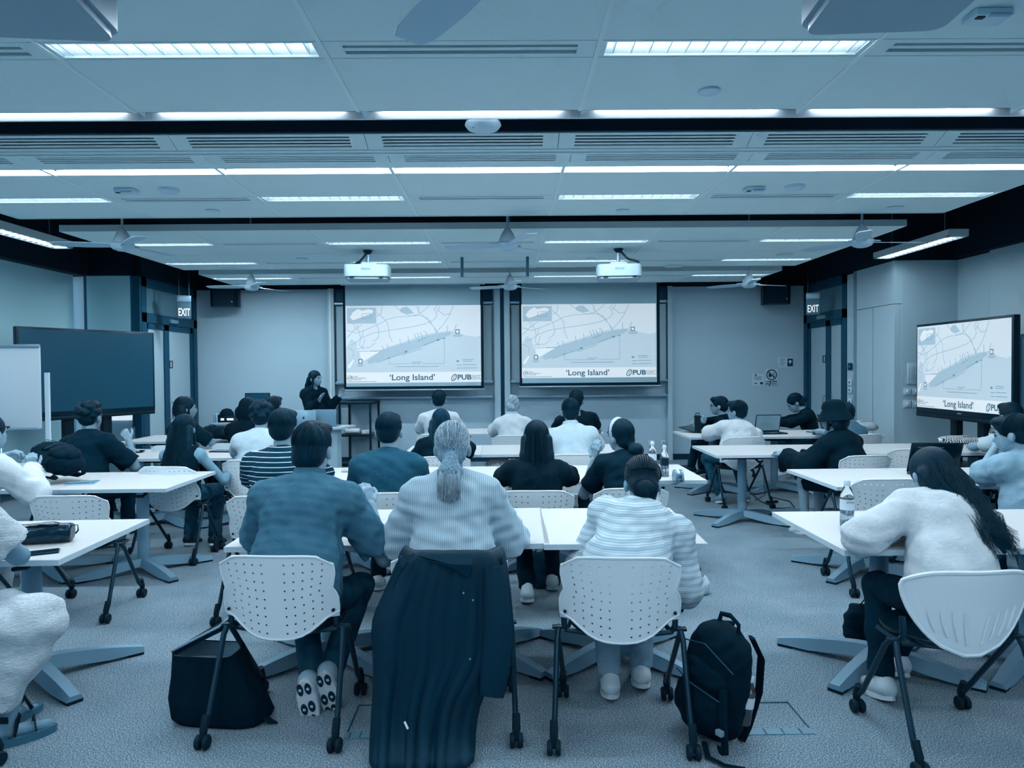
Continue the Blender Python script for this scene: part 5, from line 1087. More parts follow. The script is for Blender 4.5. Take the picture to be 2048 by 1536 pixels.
o, Mh, I = person('man in black with glasses, cheek on fist, facing the screens', (1438, 812, 10.2), rot=58, lean=.12, s=1.12, hair='short', hm=H_BLK, top='long', tm=M_BLK, bm=M_DPANT, glasses=True, res=.015, seed=75, hyaw=10, arms=(((-.06, .2, -.24), (.0, .24, .0), (.3, -.1, .9)), 'table'), curl=1.1, strands=80, shoes=M_SHOED, legs=[((-.12, .42, .52), (-.1, .5, .16), (-.2, 1, .2)), ((.1, .4, .5), (.1, .4, .1))])
seat_at(I, CHAIRW+'of the man in black with glasses')
o, Mh, I = person('man with glasses in a white sweatshirt', (1474, 823, 8.38), rot=8, seat=(2.68, 8.22), s=1.06, w_=1.1, hair='short', hm=H_BLK, top='long', tm=M_WTEE, bm=M_JEAN, glasses=True, fit=.028, loose=.014, res=.0145, seed=76, hyaw=36, arms=('table', 'table'), strands=120, shoes=mat('shoe_grey', .6, .6), legs=[((-.2, .36, .5), (-.14, .1, .1)), ((.16, .36, .5), (.16, .1, .1))])
seat_at(I, CHAIRW+'of the man in the white sweatshirt')
o, Mh, I = person('woman with a dark bun bending over her laptop', (1590, 806, 10.2), rot=72, lean=.22, s=1.08, hair='tiedbun', hm=H_BLK, top='long', tm=M_BLK, bm=M_DPANT, res=.015, seed=77, hpitch=32, hyaw=6, arms=('table', 'table'), strands=120, legs=[((-.12, .4, .5), (-.1, .38, .1)), ((.12, .4, .5), (.12, .38, .1))])
seat_at(I, CHAIRW+'of the woman bending over her laptop')
o, Mh, I = person('person in a mid-grey top half hidden by the bucket hat', (1690, 826, 8.5), rot=20, lean=.12, s=1.04, hair='short', hm=H_BLK, tm=M_OLIVE, res=.016, seed=78, arms=('table', 'table'), fit=.026)
seat_at(I, CHAIRW+'half hidden by the bucket hat wearer')
# ---------------------------------------------------------------- the standing speaker
o, Mh, I = person('standing speaker in black with long dark hair and raised hands', (631, 757, 11.2), rot=-138, lean=.02, s=1.0, w_=.95, hair='long', hm=H_BLK, top='long', tm=M_BLK, bm=M_BLK, stand=True, fit=.022, res=.0125, seed=81, hyaw=22, strands=160, arms=(((-.10, .05, -.24), (-.20, .16, -.06), (-.4, .3, .8)), ((-.01, .12, -.24), (-.10, .25, -.10), (-.3, .3, .8))), curl=.25, shoes=M_SHOED)
# ================================================================ props
M_BAG = cloth('black_nylon', .10, bump=.3); M_COAT = mat('coat_nylon', .18, .55, 1., var=.02, scale=6, spec=.25); M_GLS = mat('clear_plastic', .97, .05, 1., trans=.95, spec=.5); M_WAT = mat('bottle_water', .9, .02, 1., trans=.9); M_LBL = mat('bottle_label', .85, .5); M_LBLD = mat('bottle_label_dark', .15, .5); M_LEATH = mat('shiny_leather', .14, .22, spec=.6, bump=.3, scale=12); M_PAPER = mat('paper', .9, .8); M_ALU = mat('laptop_silver', .62, .35, 1.1, metal=.3); M_SCRN = mat('laptop_screen', .58, .25, .3, emit=.45); M_SCRD = mat('laptop_screen_dark', .14, .2, .6, emit=.12)
# ---------------------------------------------------------------- long coat over the ponytailed woman's chair
rows = [(1104, 806, 1000, 3.035), (1112, 800, 1006, 3.005), (1150, 786, 1012, 2.99), (1200, 765, 1018, 2.98), (1255, 737, 1024, 2.965), (1300, 742, 1026, 2.955), (1345, 746, 1004, 2.945), (1395, 745, 962, 2.93), (1450, 742, 948, 2.91), (1500, 740, 946, 2.87), (1545, 738, 946, 2.80)]
co = thing('coat', 'long dark raincoat draped over the chair back of the ponytailed woman', 'coat', (-.2, 2.95, 0)); NU = 44; vs = []
CF = [(.06, .035, .02), (.17, .03, -.03), (.27, .045, .05), (.40, .03, -.02), (.47, .05, .03), (.60, .028, -.05), (.69, .04, .02), (.83, .05, -.02), (.94, .03, .0)]
def coat_fold(u, v): return -sum((.006+.042*v*(.6+.4*math.sin(i*2.3)))*math.exp(-((u-c-d*v-.015*math.sin(5*v+i))/w0)**2) for i, (c, w0, d) in enumerate(CF))
for j, (py, xl, xr, Y) in enumerate(rows):
    v = j/(len(rows)-1)
    for i in range(NU+1):
        u = i/NU; p = P(xl+(xr-xl)*u, py, Y); e = .10*max(0, abs(2*u-1)-.75)/.25*(.4+.6*(1-v)); vs.append((p.x+.2, p.y+coat_fold(u, v)-2.95+e, max(p.z, .012)))
fs = [(j*(NU+1)+i, j*(NU+1)+i+1, (j+1)*(NU+1)+i+1, (j+1)*(NU+1)+i) for j in range(len(rows)-1) for i in range(NU)]
ob = MB().add(vs, fs).obj('coat_body', M_COAT, co, 0); ob.data.shade_smooth(); m = ob.modifiers.new('u', 'SUBSURF'); m.levels = 1; m = ob.modifiers.new('s', 'SOLIDIFY'); m.thickness = .012; bake(ob); ob.data.shade_smooth()
def on_coat(px, py, dy=-.03):
    for a, b in zip(rows, rows[1:]):
        if a[0] <= py <= b[0]: k = (py-a[0])/(b[0]-a[0]); Y = a[3]+(b[3]-a[3])*k+dy; break
    p = P(px, py, Y); return V((p.x+.2, p.y-2.95, p.z))
# top fold, collar flap, front over the chair, sleeves, tag
vs = []; 
for j, (dy, dz) in enumerate(((-.045, -.03), (-.035, .004), (.0, .012), (.05, -.01), (.075, -.12), (.085, -.28))):
    for i in range(21): u = i/20; p = P(803+203*u, 1106, 3.03); vs.append((p.x+.2, p.y-2.95+dy+.05*(2*u-1)**2+.004*math.sin(u*19+j), p.z+dz-.02*(2*u-1)**4))
ob = MB().add(vs, [(j*21+i, j*21+i+1, (j+1)*21+i+1, (j+1)*21+i) for j in range(5) for i in range(20)]).obj('shoulder_fold', M_COAT, co, 0); m = ob.modifiers.new('s', 'SOLIDIFY'); m.thickness = .01; bake(ob); ob.data.shade_smooth()
def flap(name, pts, dy=-.05): 
    q = [on_coat(x, y, dy+(.012*math.sin(i*2.1))) for i, (x, y) in enumerate(pts)]; c = sum(q, V())/len(q)+V((0, -.012, 0)); n = len(q)
    ob = MB().add(q+[c], [(i, (i+1) % n, n) for i in range(n)]).obj(name, M_COAT, co, 0); m = ob.modifiers.new('s', 'SOLIDIFY'); m.thickness = .006; bake(ob)
flap('collar', [(832, 1110), (850, 1118), (880, 1125), (912, 1140), (936, 1155), (944, 1130), (946, 1108)]); flap('lapel', [(797, 1115), (830, 1108), (818, 1125), (800, 1150), (786, 1180)], -.06)
MB().tube([on_coat(985, 1135, -.02), on_coat(992, 1200, -.035), on_coat(996, 1280, -.04), on_coat(990, 1340, -.04), on_coat(984, 1392, -.035)], [.04, .055, .062, .06, .05], 14, flat=.4).obj('sleeve', M_COAT, co)
a = on_coat(809, 1443, -.07); b = on_coat(816, 1458, -.07); MB().tube([a, b], .006, 6, flat=.3).obj('tag', M_PAPER, co)
MB().tube([on_coat(766, 1325, -.06), on_coat(790, 1390, -.065), on_coat(812, 1450, -.07), on_coat(835, 1510, -.07)], .0018, 5).obj('drawcord', M_BLACK, co)
for x, y in ((927, 1186), (946, 1200), (940, 1318)): MB().lathe([(.001, -.002), (.004, -.002), (.004, .002), (.001, .002)], 8, on_coat(x, y, -.055), Matrix.Rotation(PI/2, 3, 'X')).obj('stud', M_STEEL, co)
# ---------------------------------------------------------------- tote on the floor
c = G(425, 1462); to = thing('tote_bag', 'black open-topped tote bag on the carpet by the nearest chair', 'bag', (c.x, c.y+.12, 0), R(-8))
def superring(a, b, z, n=28, e=.45, ph=0, wob=0.): 
    out = []
    for i in range(n):
        t = 2*PI*i/n; cx, sy = math.cos(t), math.sin(t); out.append(V((a*math.copysign(abs(cx)**e, cx)*(1+wob*math.sin(3*t+ph)), b*math.copysign(abs(sy)**e, sy)*(1+wob*math.cos(4*t+ph)), z)))
    return out
def loft(rings, cap_b=True, cap_t=True):
    n = len(rings[0]); vs = [p for r in rings for p in r]; fs = [(j*n+i, j*n+(i+1) % n, (j+1)*n+(i+1) % n, (j+1)*n+i) for j in range(len(rings)-1) for i in range(n)]
    if cap_b: fs.append(tuple(reversed(range(n))))
    if cap_t: fs.append(tuple((len(rings)-1)*n+i for i in range(n)))
    return MB().add(vs, fs)
rg_ = [superring(.21, .10, .004, wob=.04), superring(.22, .115, .03, wob=.05, ph=1), superring(.205, .11, .12, wob=.06, ph=2), superring(.17, .105, .22, wob=.04, ph=2.5), superring(.145, .10, .32, wob=.03, ph=3)]
for r in rg_:
    for p in r: p.x -= .10*(p.z/.32)*.6
loft(rg_, True, False).obj('bag_body', M_BAG, to, 60)
rin = [[V((p.x*.95-.005, p.y*.92, p.z-.002)) for p in rg_[-1]], [V((p.x*.9-.006, p.y*.85, .26)) for p in rg_[-1]]]; loft(rin, False, True).obj('lining', mat('bag_lining', .62, .8), to, 60)
ob = MB().add([(-.21, -.06, .32), (-.2, .08, .33), (-.02, .09, .42), (.04, .02, .47), (.02, -.05, .44), (-.1, -.07, .38)], [(0, 5, 4, 3, 2, 1)]).obj('open_flap', M_BAG, to, 0); m = ob.modifiers.new('s', 'SOLIDIFY'); m.thickness = .02; bake(ob)
MB().tube([(-.21, -.062, .325), (-.1, -.075, .385), (.02, -.055, .445), (.045, .02, .475)], .006).obj('zip', M_STEEL, to); MB().tube([(.2, -.02, .03), (.25, -.05, .02), (.27, -.03, .008), (.2, .02, .006)], .012, 6, flat=.4).obj('strap', M_BAG, to)
# ---------------------------------------------------------------- backpacks
def backpack(loc, rz, tilt, k, lab, bottle_in=False, proto=None):
    o = thing('backpack', lab, 'backpack', loc, rz); T = Matrix.Rotation(R(tilt), 4, 'Y'); q = lambda x, y, z: T @ (V((x, y, z))*k); E3 = T.to_3x3()
    mesh_obj('main_body', [sdf([ell(q(0, 0, .13), V((.15, .10, .13))*k, E3), ell(q(0, 0, .27), V((.15, .095, .15))*k, E3), ell(q(0, 0, .38), V((.125, .085, .10))*k, E3)], .01, .06, 0, (), [((0, 0, .006), (0, 0, -1))], (.004, .09), seed=9)], M_BAG, o)
    mesh_obj('front_pocket', [sdf([ell(q(0, -.08, .15), V((.12, .055, .11))*k, E3), ell(q(0, -.075, .29), V((.11, .045, .06))*k, E3)], .01, .03, 0, (), [((0, 0, .008), (0, 0, -1))], (.004, .07), seed=4)], M_BAG, o)
    MB().tube([q(-.05, .02, .46), q(-.045, .02, .50), q(0, .02, .515), q(.045, .02, .50), q(.05, .02, .46)], .011*k, 6, flat=.6).obj('top_handle', M_BAG, o)
    for s_ in (-1, 1): MB().tube([q(s_*.06, .09, .44), q(s_*.09, .13, .36), q(s_*.1, .14, .22), q(s_*.11, .1, .08), q(s_*.12, .06, .03)], .025*k, 6, flat=.3).obj('shoulder_strap', M_BAG, o)
    MB().tube([q(-.12, -.1, .24), q(0, -.135, .255), q(.12, -.1, .24)], .003, 5).tube([q(-.13, -.07, .36), q(0, -.1, .42), q(.13, -.07, .36)], .003, 5).obj('zip', mat('zip_grey', .3, .5), o)
    return o, q
c = G(1418, 1488); bp1, q = backpack((c.x+.02, c.y+.10, 0), R(-60), 12, 1.08, 'black backpack with a bottle in its pocket, on the carpet'); 
MB().tube([q(.12, -.1, .3), q(.16, -.12, .2), q(.2, -.13, .1), q(.15, -.1, .06)], .022, 6, flat=.3).obj('hip_strap', M_BAG, bp1); MB().tube([(.08, -.1, .02), (.16, -.16, .012), (.24, -.15, .012), (.3, -.1, .012)], .012, 6, flat=.3).obj('strap_end', M_BAG, bp1); MB().box(q(.17, -.14, .16), (.03, .02, .02)).obj('buckle', M_STEEL, bp1)
# ---------------------------------------------------------------- bottles
def bottle(loc, lab, h=.23, r=.033, label='light', name='water_bottle', tilt=None, rz=0):
    o = thing(name, lab, 'bottle', loc, rz); 
    if tilt: o.rotation_euler = (tilt[0], tilt[1], rz)
    k = h/.23; pr = [(.001, .0), (r*.9, .0), (r, .008), (r, .05*k), (r*.94, .06*k), (r, .07*k), (r, .145*k), (r*.93, .16*k), (r*.62, .19*k), (r*.4, .203*k), (r*.4, .212*k)]
    MB().lathe(pr, 20).obj('bottle_wall', M_GLS, o); MB().lathe([(.001, .003), (r*.88, .003), (r*.92, .01), (r*.92, .11*k), (.001, .112*k)], 16).obj('water', M_WAT, o)
    MB().lathe([(r*1.012, .085*k), (r*1.012, .138*k)], 20).obj('label', M_LBLD if label == 'dark' else M_LBL, o)
    MB().lathe([(r*.46, .206*k), (r*.48, .21*k), (r*.48, .228*k), (r*.4, .232*k)], 16).obj('cap', M_WHITE, o); return o
p = G(1694, 1052, TZ); b = bottle((p.x, p.y, TZ), 'clear water bottle with printed label beside the woman in white', .245, .036)
text('evian', .02, M_LBLD, 'lettering', b, frame_m((.0, -.0375, .135), (1, 0, 0), (0, 0, 1), (0, -1, 0))); MB().add([(-.012, -.0375, .148), (-.006, -.0375, .156), (0, -.0375, .150), (.005, -.0375, .157), (.012, -.0375, .148)], [(0, 2, 1), (2, 4, 3), (0, 4, 2)]).obj('logo', M_LBLD, b, 0)
for px, py, l_, t_ in ((1305, 942, 'clear water bottle with pale label, farther of the pair by the headband woman', 'light'), (1329, 953, 'clear water bottle with dark label beside the tape dispenser', 'dark')):
    p = G(px, py, TZ); bottle((p.x, p.y, TZ), l_, .245, .034, t_)
p = G(1985, 893, TZ); bottle((p.x, p.y, TZ), 'clear water bottle beside the striped bag', .235, .034)
w_ = q(-.15, -.02, .12); pw = bp1.matrix_basis @ w_; b = bottle((bp1.location.x+.115, bp1.location.y-.125, .1), 'small clear bottle tucked in the backpack side pocket', .2, .032, tilt=(0, R(10)))
tu = thing('tumbler', 'black insulated tumbler on the far table', 'tumbler', (*G(1395, 866, TZ).xy, TZ)); MB().lathe([(.001, 0), (.034, 0), (.036, .01), (.041, .19), (.042, .2)], 20).obj('cup', M_BLACK, tu); MB().lathe([(.044, .2), (.044, .225), (.03, .235), (.001, .236)], 20).obj('lid', M_BLACK, tu); MB().tube([(.02, 0, .232), (.025, 0, .26), (-.02, 0, .262), (-.025, 0, .234)], .006).obj('loop', M_BLACK, tu)
# tape dispenser
p = G(1356, 962, TZ); td = thing('tape_dispenser', 'shiny tape dispenser near the table corner', 'tape dispenser', (p.x, p.y, TZ), R(90))
out = [(-.06, 0), (.06, 0), (.065, .02), (.05, .06), (.02, .085), (-.02, .085), (-.05, .06), (-.065, .02)]
for y in (-.032, .014): MB().prism(out, y, y+.018, frame_m((0, 0, 0), (1, 0, 0), (0, 0, 1), (0, -1, 0))).obj('side_shell', mat('dispenser_shell', .52, .15, 1.1), td)
MB().lathe([(.012, -.011), (.033, -.011), (.033, .011), (.012, .011)], 20, (0, 0, .048), Matrix.Rotation(PI/2, 3, 'X')).obj('tape_roll', M_WHITE, td); MB().box((-.06, 0, .06), (.03, .026, .01)).obj('cutter', M_STEEL, td, 0)
p = G(690, 944, TZ); tb = thing('clear_box', 'small clear plastic box on the table by the striped man', 'box', (p.x, p.y, TZ), R(10)); MB().box((0, 0, .012), (.06, .04, .024), bev=.003).obj('tray', M_GLS, tb); MB().box((0, 0, .026), (.062, .042, .005)).obj('lid', M_WHITE, tb, 0)
# ---------------------------------------------------------------- things on the window-side tables
p = G(88, 1088, TZ); po = thing('pouch', 'shiny black leather pouch on the nearest window-side table', 'pouch', (p.x, p.y+.03, TZ), R(12))
mesh_obj('pouch_body', [sdf([cap((-.12, 0, .045), (.10, 0, .045), .046, .046), ell((0, 0, .05), (.14, .048, .05))], .008, .03, 0, (), [((0, 0, .001), (0, 0, -1)), ((.115, 0, 0), (1, 0, 0))], (.003, .08), seed=6)], M_LEATH, po)
MB().tube([(-.13, .0, .095), (0, 0, .102), (.11, 0, .09)], .004, 5).obj('zip', M_STEEL, po); MB().tube([(.11, 0, .085), (.135, .01, .08), (.14, .0, .055), (.13, -.01, .04)], .006, 6, flat=.4).obj('pull_strap', M_LEATH, po); MB().tube([(-.14, -.02, .1), (-.02, -.035, .105), (.06, -.03, .1)], .009, 6, flat=.3).obj('handle', M_LEATH, po)
p = G(82, 1107, TZ); ph = thing('phone', 'dark phone lying beside the shiny pouch', 'phone', (p.x, p.y, TZ), R(28)); MB().box((0, 0, .005), (.15, .074, .009), bev=.003).obj('body', M_BLACK, ph); MB().box((0, 0, .0098), (.14, .068, .0006)).obj('screen', mat('phone_glass', .16, .08, spec=.7), ph, 0)
p = G(88, 972, TZ); bp2, _ = backpack((p.x, p.y+.12, TZ+.02), R(35), 0, .95, 'dark backpack lying on the second window-side table')
bp2.rotation_euler = (R(-72), 0, R(62)); bp2.location = (p.x+.17, p.y+.10, TZ+.115)
p = G(165, 968, TZ); nb_ = thing('notebook', 'grey notebook with a pen on the second window-side table', 'notebook', (p.x, p.y, TZ), R(14)); MB().box((0, 0, .006), (.2, .15, .012)).obj('pages', M_PAPER, nb_, 0); MB().box((0, 0, .0135), (.204, .154, .003)).obj('cover', mat('notebook_cover', .5, .6), nb_, 0)
pn = thing('pen', 'silver pen lying on the grey notebook', 'pen', (p.x, p.y-.04, TZ+.02), R(8)); MB().tube([(-.09, 0, 0), (.06, 0, 0), (.075, 0, 0)], [.005, .005, .002]).obj('barrel', M_STEEL, pn); MB().box((.02, 0, .006), (.04, .003, .003)).obj('clip', M_STEEL, pn, 0)
def tablet(px, py, rz, lab, tilt=0):
    p = G(px, py, TZ); o = thing('tablet', lab, 'tablet', (p.x, p.y, TZ), R(rz)); M_ = Matrix.Rotation(R(tilt), 3, 'X'); MB().box((0, 0, .008), (.25, .18, .008), M_, bev=.003).obj('body', M_BLACK, o); MB().box(M_ @ V((0, 0, .005))+V((0, 0, .0085)), (.235, .165, .001), M_).obj('screen', MATS['phone_glass'], o, 0)
tablet(262, 905, 20, 'black tablet before the curly-haired man'); tablet(448, 903, -8, 'black tablet by the bare arm of the long-haired woman')
pa = G(110, 906, TZ); pp = MB().box((0, 0, .002), (.21, .29, .003)).obj('paper_sheet', M_PAPER, None, 0, loc=(pa.x, pa.y, TZ), rotz=R(8)); tag(pp, 'printed paper sheet left of the curly-haired man', 'paper')
def slump(px, py, Y, sz, lab, m=M_BAG, z=TZ, name='slumped_bag', seed=3):
    p = P(px, py, Y); o = thing(name, lab, 'bag', (p.x, Y, z)); mesh_obj('bag_body', [sdf([ell((0, 0, sz[2]*.4), (sz[0], sz[1], sz[2]*.6)), ell((-sz[0]*.5, 0, sz[2]*.55), (sz[0]*.55, sz[1]*.8, sz[2]*.45)), ell((sz[0]*.45, .0, sz[2]*.3), (sz[0]*.6, sz[1]*.9, sz[2]*.4))], .012, .04, 0, (), [((0, 0, .002), (0, 0, -1))], (.008, .09), seed=seed)], m, o)
    MB().tube([(-sz[0]*.6, 0, sz[2]*.8), (-sz[0]*.3, -.03, sz[2]*1.15), (sz[0]*.2, -.02, sz[2]*1.05), (sz[0]*.5, 0, sz[2]*.6)], .008, 6, flat=.5).obj('strap', m, o); return o
slump(432, 860, 9.0, (.19, .12, .17), 'slumped black bag on the front window-side table')
slump(1727, 858, 9.4, (.17, .10, .12), 'crumpled clear plastic bag on the far table', mat('plastic_film', .85, .2, 1., trans=.35), seed=12, name='plastic_bag')
slump(1928, 888, 7.75, (.26, .12, .07), 'black and white striped bag lying on the table', mat('zebra_print', .5, .7, build=lambda m, nt, b: (lambda w_, cr: (nt.links.new(w_.outputs['Color'], cr.inputs[0]), nt.links.new(cr.outputs[0], b.inputs['Base Color']), setattr(cr.color_ramp.elements[0], 'position', .45), setattr(cr.color_ramp.elements[1], 'position', .52), setattr(cr.color_ramp.elements[0], 'color', tone(.05)), setattr(cr.color_ramp.elements[1], 'color', tone(.92)), setattr(w_.inputs['Scale'], 'default_value', 9), setattr(w_.inputs['Distortion'], 'default_value', 5)))(nt.nodes.new('ShaderNodeTexWave'), nt.nodes.new('ShaderNodeValToRGB'))), seed=14, name='striped_bag')
slump(1000, 925, 7.3, (.13, .1, .2), 'patterned bag hanging under the third centre table', MATS['zebra_print'], z=.50, seed=15, name='patterned_bag')
c = G(1738, 1296); slump(1738, 1290, c.y+.05, (.13, .09, .24), 'black satchel on the carpet by the table column', z=0, seed=16, name='satchel')
c = G(1085, 1176); slump(1085, 1170, c.y+.05, (.12, .09, .26), 'dark grey bag on the carpet under the second centre row', mat('bag_grey', .3, .7), z=0, seed=17)
c = G(1404, 1196); slump(1400, 1190, c.y+.1, (.06, .05, .14), 'small pale bag on the carpet behind the striped shirt', mat('bag_pale', .8, .7), z=0, seed=18)
# ---------------------------------------------------------------- laptops
def laptop(loc, rz, ang, lab, scr, body=None, w=.34, logo=False, lines=0):
    body = body or M_BLACK; o = thing('laptop', lab, 'laptop', loc, rz); d = w*.68
    MB().box((0, 0, .009), (w, d, .016), bev=.004).obj('base', body, o); MB().box((0, .02, .0175), (w*.86, d*.45, .001)).obj('keyboard', M_PAD, o, 0); MB().box((0, -d*.3, .0175), (w*.3, d*.24, .001)).obj('trackpad', M_GREY, o, 0)
    M4 = Matrix.Translation((0, d/2, .016)) @ Matrix.Rotation(R(ang-90), 4, 'X'); f = lambda x, y, z: M4 @ V((x, y, z)); m3 = M4.to_3x3()
    lid = MB().box(f(0, .004, d/2), (w, .008, d), m3, bev=.003).obj('lid', body, o); MB().box(f(0, -.0008, d/2+.004), (w*.94, .001, d*.88), m3).obj('screen', scr, lid, 0)
    for i in range(lines): MB().box(f(-w*.12+.02*(i % 3), -.0016, d*.85-.022*i), (w*(.5-.08*(i % 4)), .0006, .004), m3).obj('text_line', M_GREY, lid, 0)
    if logo:
        out = []
        for i in range(24):
            t = 2*PI*i/24; r = .017*(1-.10*math.cos(2*t)+.05*math.sin(3*t)); out.append((r*math.cos(t)*.92, r*math.sin(t)))
        lg = MB().prism(out, 0, .0012, M4 @ frame_m((0, .0078, d*.52), (-1, 0, 0), (0, 0, 1), (0, 1, 0))); lg.prism([(.002, .018), (.008, .022), (.010, .030), (.003, .026)], 0, .0012, M4 @ frame_m((0, .0078, d*.52), (-1, 0, 0), (0, 0, 1), (0, 1, 0))); lg.obj('logo', M_BLACK, lid, 0)
    return o
p = G(1545, 868, TZ); laptop((p.x, p.y+.05, TZ), R(6), 105, 'open laptop with a lit screen before the bending woman', M_SCRN, lines=6)
p = G(1632, 868, TZ); laptop((p.x+.12, p.y+.1, TZ), R(-80), 110, 'open laptop seen edge-on by the bending woman', M_SCRD, mat('laptop_grey', .4, .4))
p = G(1418, 866, TZ); laptop((p.x, p.y+.06, TZ), R(50), 14, 'nearly closed laptop beside the tumbler', M_SCRD)
p = G(1915, 955, TZ); laptop((p.x-.1, p.y+.06, TZ), R(-8), 112, 'open dark laptop before the man in the grey tee', M_SCRD, lines=8, w=.38)
p = G(1935, 955, TZ); tablet(1946, 958, -30, 'tablet on the table before the man in the grey tee')
# ---------------------------------------------------------------- lectern desk with laptops, monitor, devices
a = P(560, 850, 10.4); b = P(682, 850, 10.4); DZ = P(640, 856, 10.4).z
dk = thing('lecture_desk', 'pale lecture desk in front of the standing speaker', 'desk', (a.x, 10.4, 0)); W = b.x-a.x
MB().prism([(0, 0), (W-.12, 0), (W, .12), (W+.1, .55), (0, .55)], DZ-.03, DZ).obj('desktop', mat('desk_laminate', .78, .5), dk, 0); MB().prism([(.05, .06), (W-.2, .06), (W-.1, .16), (W-.1, .45), (.05, .45)], .02, DZ-.03).obj('pedestal', M_WALLR, dk, 0)
for i in range(7): MB().box((.15+.03*i, .055, DZ-.16), (.012, .012, .14)).obj('groove', M_GREY, dk, 0)
q1 = P(610, 842, 10.6); laptop((q1.x, 10.62, DZ), R(180), 104, 'silver laptop with a dark logo on the lecture desk', M_SCRN, M_ALU, .36, True)
q1 = P(652, 842, 10.7); laptop((q1.x, 10.74, DZ), R(176), 100, 'plain grey laptop lid beside the logo laptop', M_SCRN, mat('laptop_plain', .56, .45), .36)
a = P(425, 850, 10.9); sd = thing('side_desk', 'side desk carrying devices near the bright wall', 'desk', (a.x, 10.9, 0)); W2 = P(560, 850, 10.9).x-a.x; z2 = P(450, 846, 10.9).z
MB().box((W2/2, .3, z2-.015), (W2, .6, .03)).obj('desktop', MATS['desk_laminate'], sd, 0); MB().box((W2/2, .3, (z2-.03)/2), (W2-.1, .5, z2-.03)).obj('cabinet', M_WALLR, sd, 0)
for k_, x_ in enumerate((W2*.33, W2*.66)): MB().box((x_, .045, (z2-.03)/2), (.006, .012, z2-.1)).obj('door_gap', M_FRAME, sd, 0)
a = P(453, 836, 11.1); dv = thing('av_device', 'black stacked devices with small lights on the side desk', 'device', (a.x, 11.1, z2)); MB().box((0, 0, .05), (.3, .22, .1), bev=.006).obj('case', M_BLACK, dv)
for x in (-.02, .1): MB().box((x, -.112, .05), (.05 if x < 0 else .1, .004, .03)).obj('lit_window', mat('device_light', .95, .4, emit=.9), dv, 0)
for x in (-.13, -.10): MB().lathe([(.02, 0), (.02, .13), (.012, .15)], 10, (x, -.14, 0)).obj('knob_post', M_STEEL, dv)
a = P(455, 822, 11.15); cp = thing('cap', 'dark cap lying on the stacked devices', 'hat', (a.x, 11.12, z2+.1)); MB().lathe([(.11, 0), (.10, .05), (.06, .10), (.002, .115)], 18).obj('crown', M_BLK, cp); MB().box((-.10, -.08, .01), (.14, .12, .012), Matrix.Rotation(.3, 3, 'Z'), bev=.004).obj('visor', M_BLK, cp)
a = P(490, 786, 11.1); b = P(541, 838, 11.1); mo = thing('monitor', 'dark desktop monitor facing the seats', 'monitor', ((a.x+b.x)/2, 11.1, z2)); MB().box((0, 0, (a.z-z2)-.17), (b.x-a.x, .03, .34), bev=.006).obj('bezel', MATS['bezel_black'], mo); MB().box((0, -.016, (a.z-z2)-.165), (b.x-a.x-.03, .002, .3)).obj('screen', MATS['display_off'], mo, 0); MB().box((0, .02, .12), (.05, .03, .24)).obj('neck', M_BLACK, mo, 0); MB().box((0, .02, .008), (.22, .16, .016), bev=.004).obj('foot', M_BLACK, mo)
# ---------------------------------------------------------------- black trolley
a = G(681, 933); b = G(741, 933); st = thing('trolley', 'black metal trolley stand below the projection screen', 'trolley', (a.x, a.y, 0)); W = b.x-a.x; hz = P(700, 806, a.y).z; D_ = .46
M_TRL = mat('trolley_black', .12, .45)
for x, y in ((0, 0), (W, 0), (.06, D_), (W+.06, D_)): MB().box((x, y, hz/2+.02), (.032, .032, hz-.04)).obj('post', M_TRL, st, 0)
for z in (hz, .52, .04): MB().prism([(-.03, -.03), (W+.03, -.03), (W+.09, D_+.03), (.03, D_+.03)], z-.022, z+.012).obj('shelf', M_TRL, st, 0)
MB().prism([(.0, .0), (W, .0), (W+.06, D_), (.06, D_)], hz+.012, hz+.018).obj('top_glass', mat('trolley_glass', .45, .1, spec=.8), st, 0)
for x, y in ((0, 0), (W, 0), (.06, D_), (W+.06, D_)): MB().lathe([(.02, -.01), (.025, 0), (.02, .01)], 10, (x, y, .02), Matrix.Rotation(PI/2, 3, 'Y')).obj('caster', M_PAD, st)
rl = thing('paper_roll', 'white paper roll on the trolley shelf', 'paper roll', (a.x+.06, a.y+.14, .532)); MB().lathe([(.012, 0), (.045, 0), (.045, .24), (.012, .24)], 16, (0, 0, .046), Matrix.Rotation(PI/2, 3, 'Y')).obj('roll', M_PAPER, rl); MB().lathe([(.012, 0), (.014, 0), (.014, .3)], 12, (-.02, 0, .046), Matrix.Rotation(PI/2, 3, 'Y')).obj('core', M_GREY, rl)
bx_ = MB().box((0, 0, .03), (.14, .1, .06), bev=.003).obj('small_carton', M_PAPER, None, loc=(a.x+.41, a.y+.15, .533)); tag(bx_, 'small pale carton beside the paper roll', 'box')
# ---------------------------------------------------------------- flip chart at the window side
a = P(0, 700, 7.2); b = P(74, 700, 7.2); fc = thing('flip_chart', 'white flip chart board on a stand at the window side', 'flip chart', (a.x-.35, 7.2, 0), R(4)); W = b.x-a.x+.35; zt = P(40, 692, 7.2).z; zb = P(40, 858, 7.2).z
MB().box((W/2, 0, (zt+zb)/2), (W, .02, zt-zb), bev=.004).obj('board', mat('board_enamel', .84, .25, 1.05), fc); MB().tube([(0, -.012, zt), (W, -.012, zt)], .018).obj('clamp_bar', M_STEEL, fc); MB().box((W/2, -.03, zb), (W, .06, .02), bev=.004).obj('pen_tray', M_STEEL, fc)
for x in (.05, W+.04): MB().box((x, .04, (zt-.3)/2+.03), (.04, .03, zt-.3)).obj('post', M_WHITE, fc, 0); MB().box((x, .04, .03), (.05, .6, .04), bev=.006).obj('foot', M_WHITE, fc)
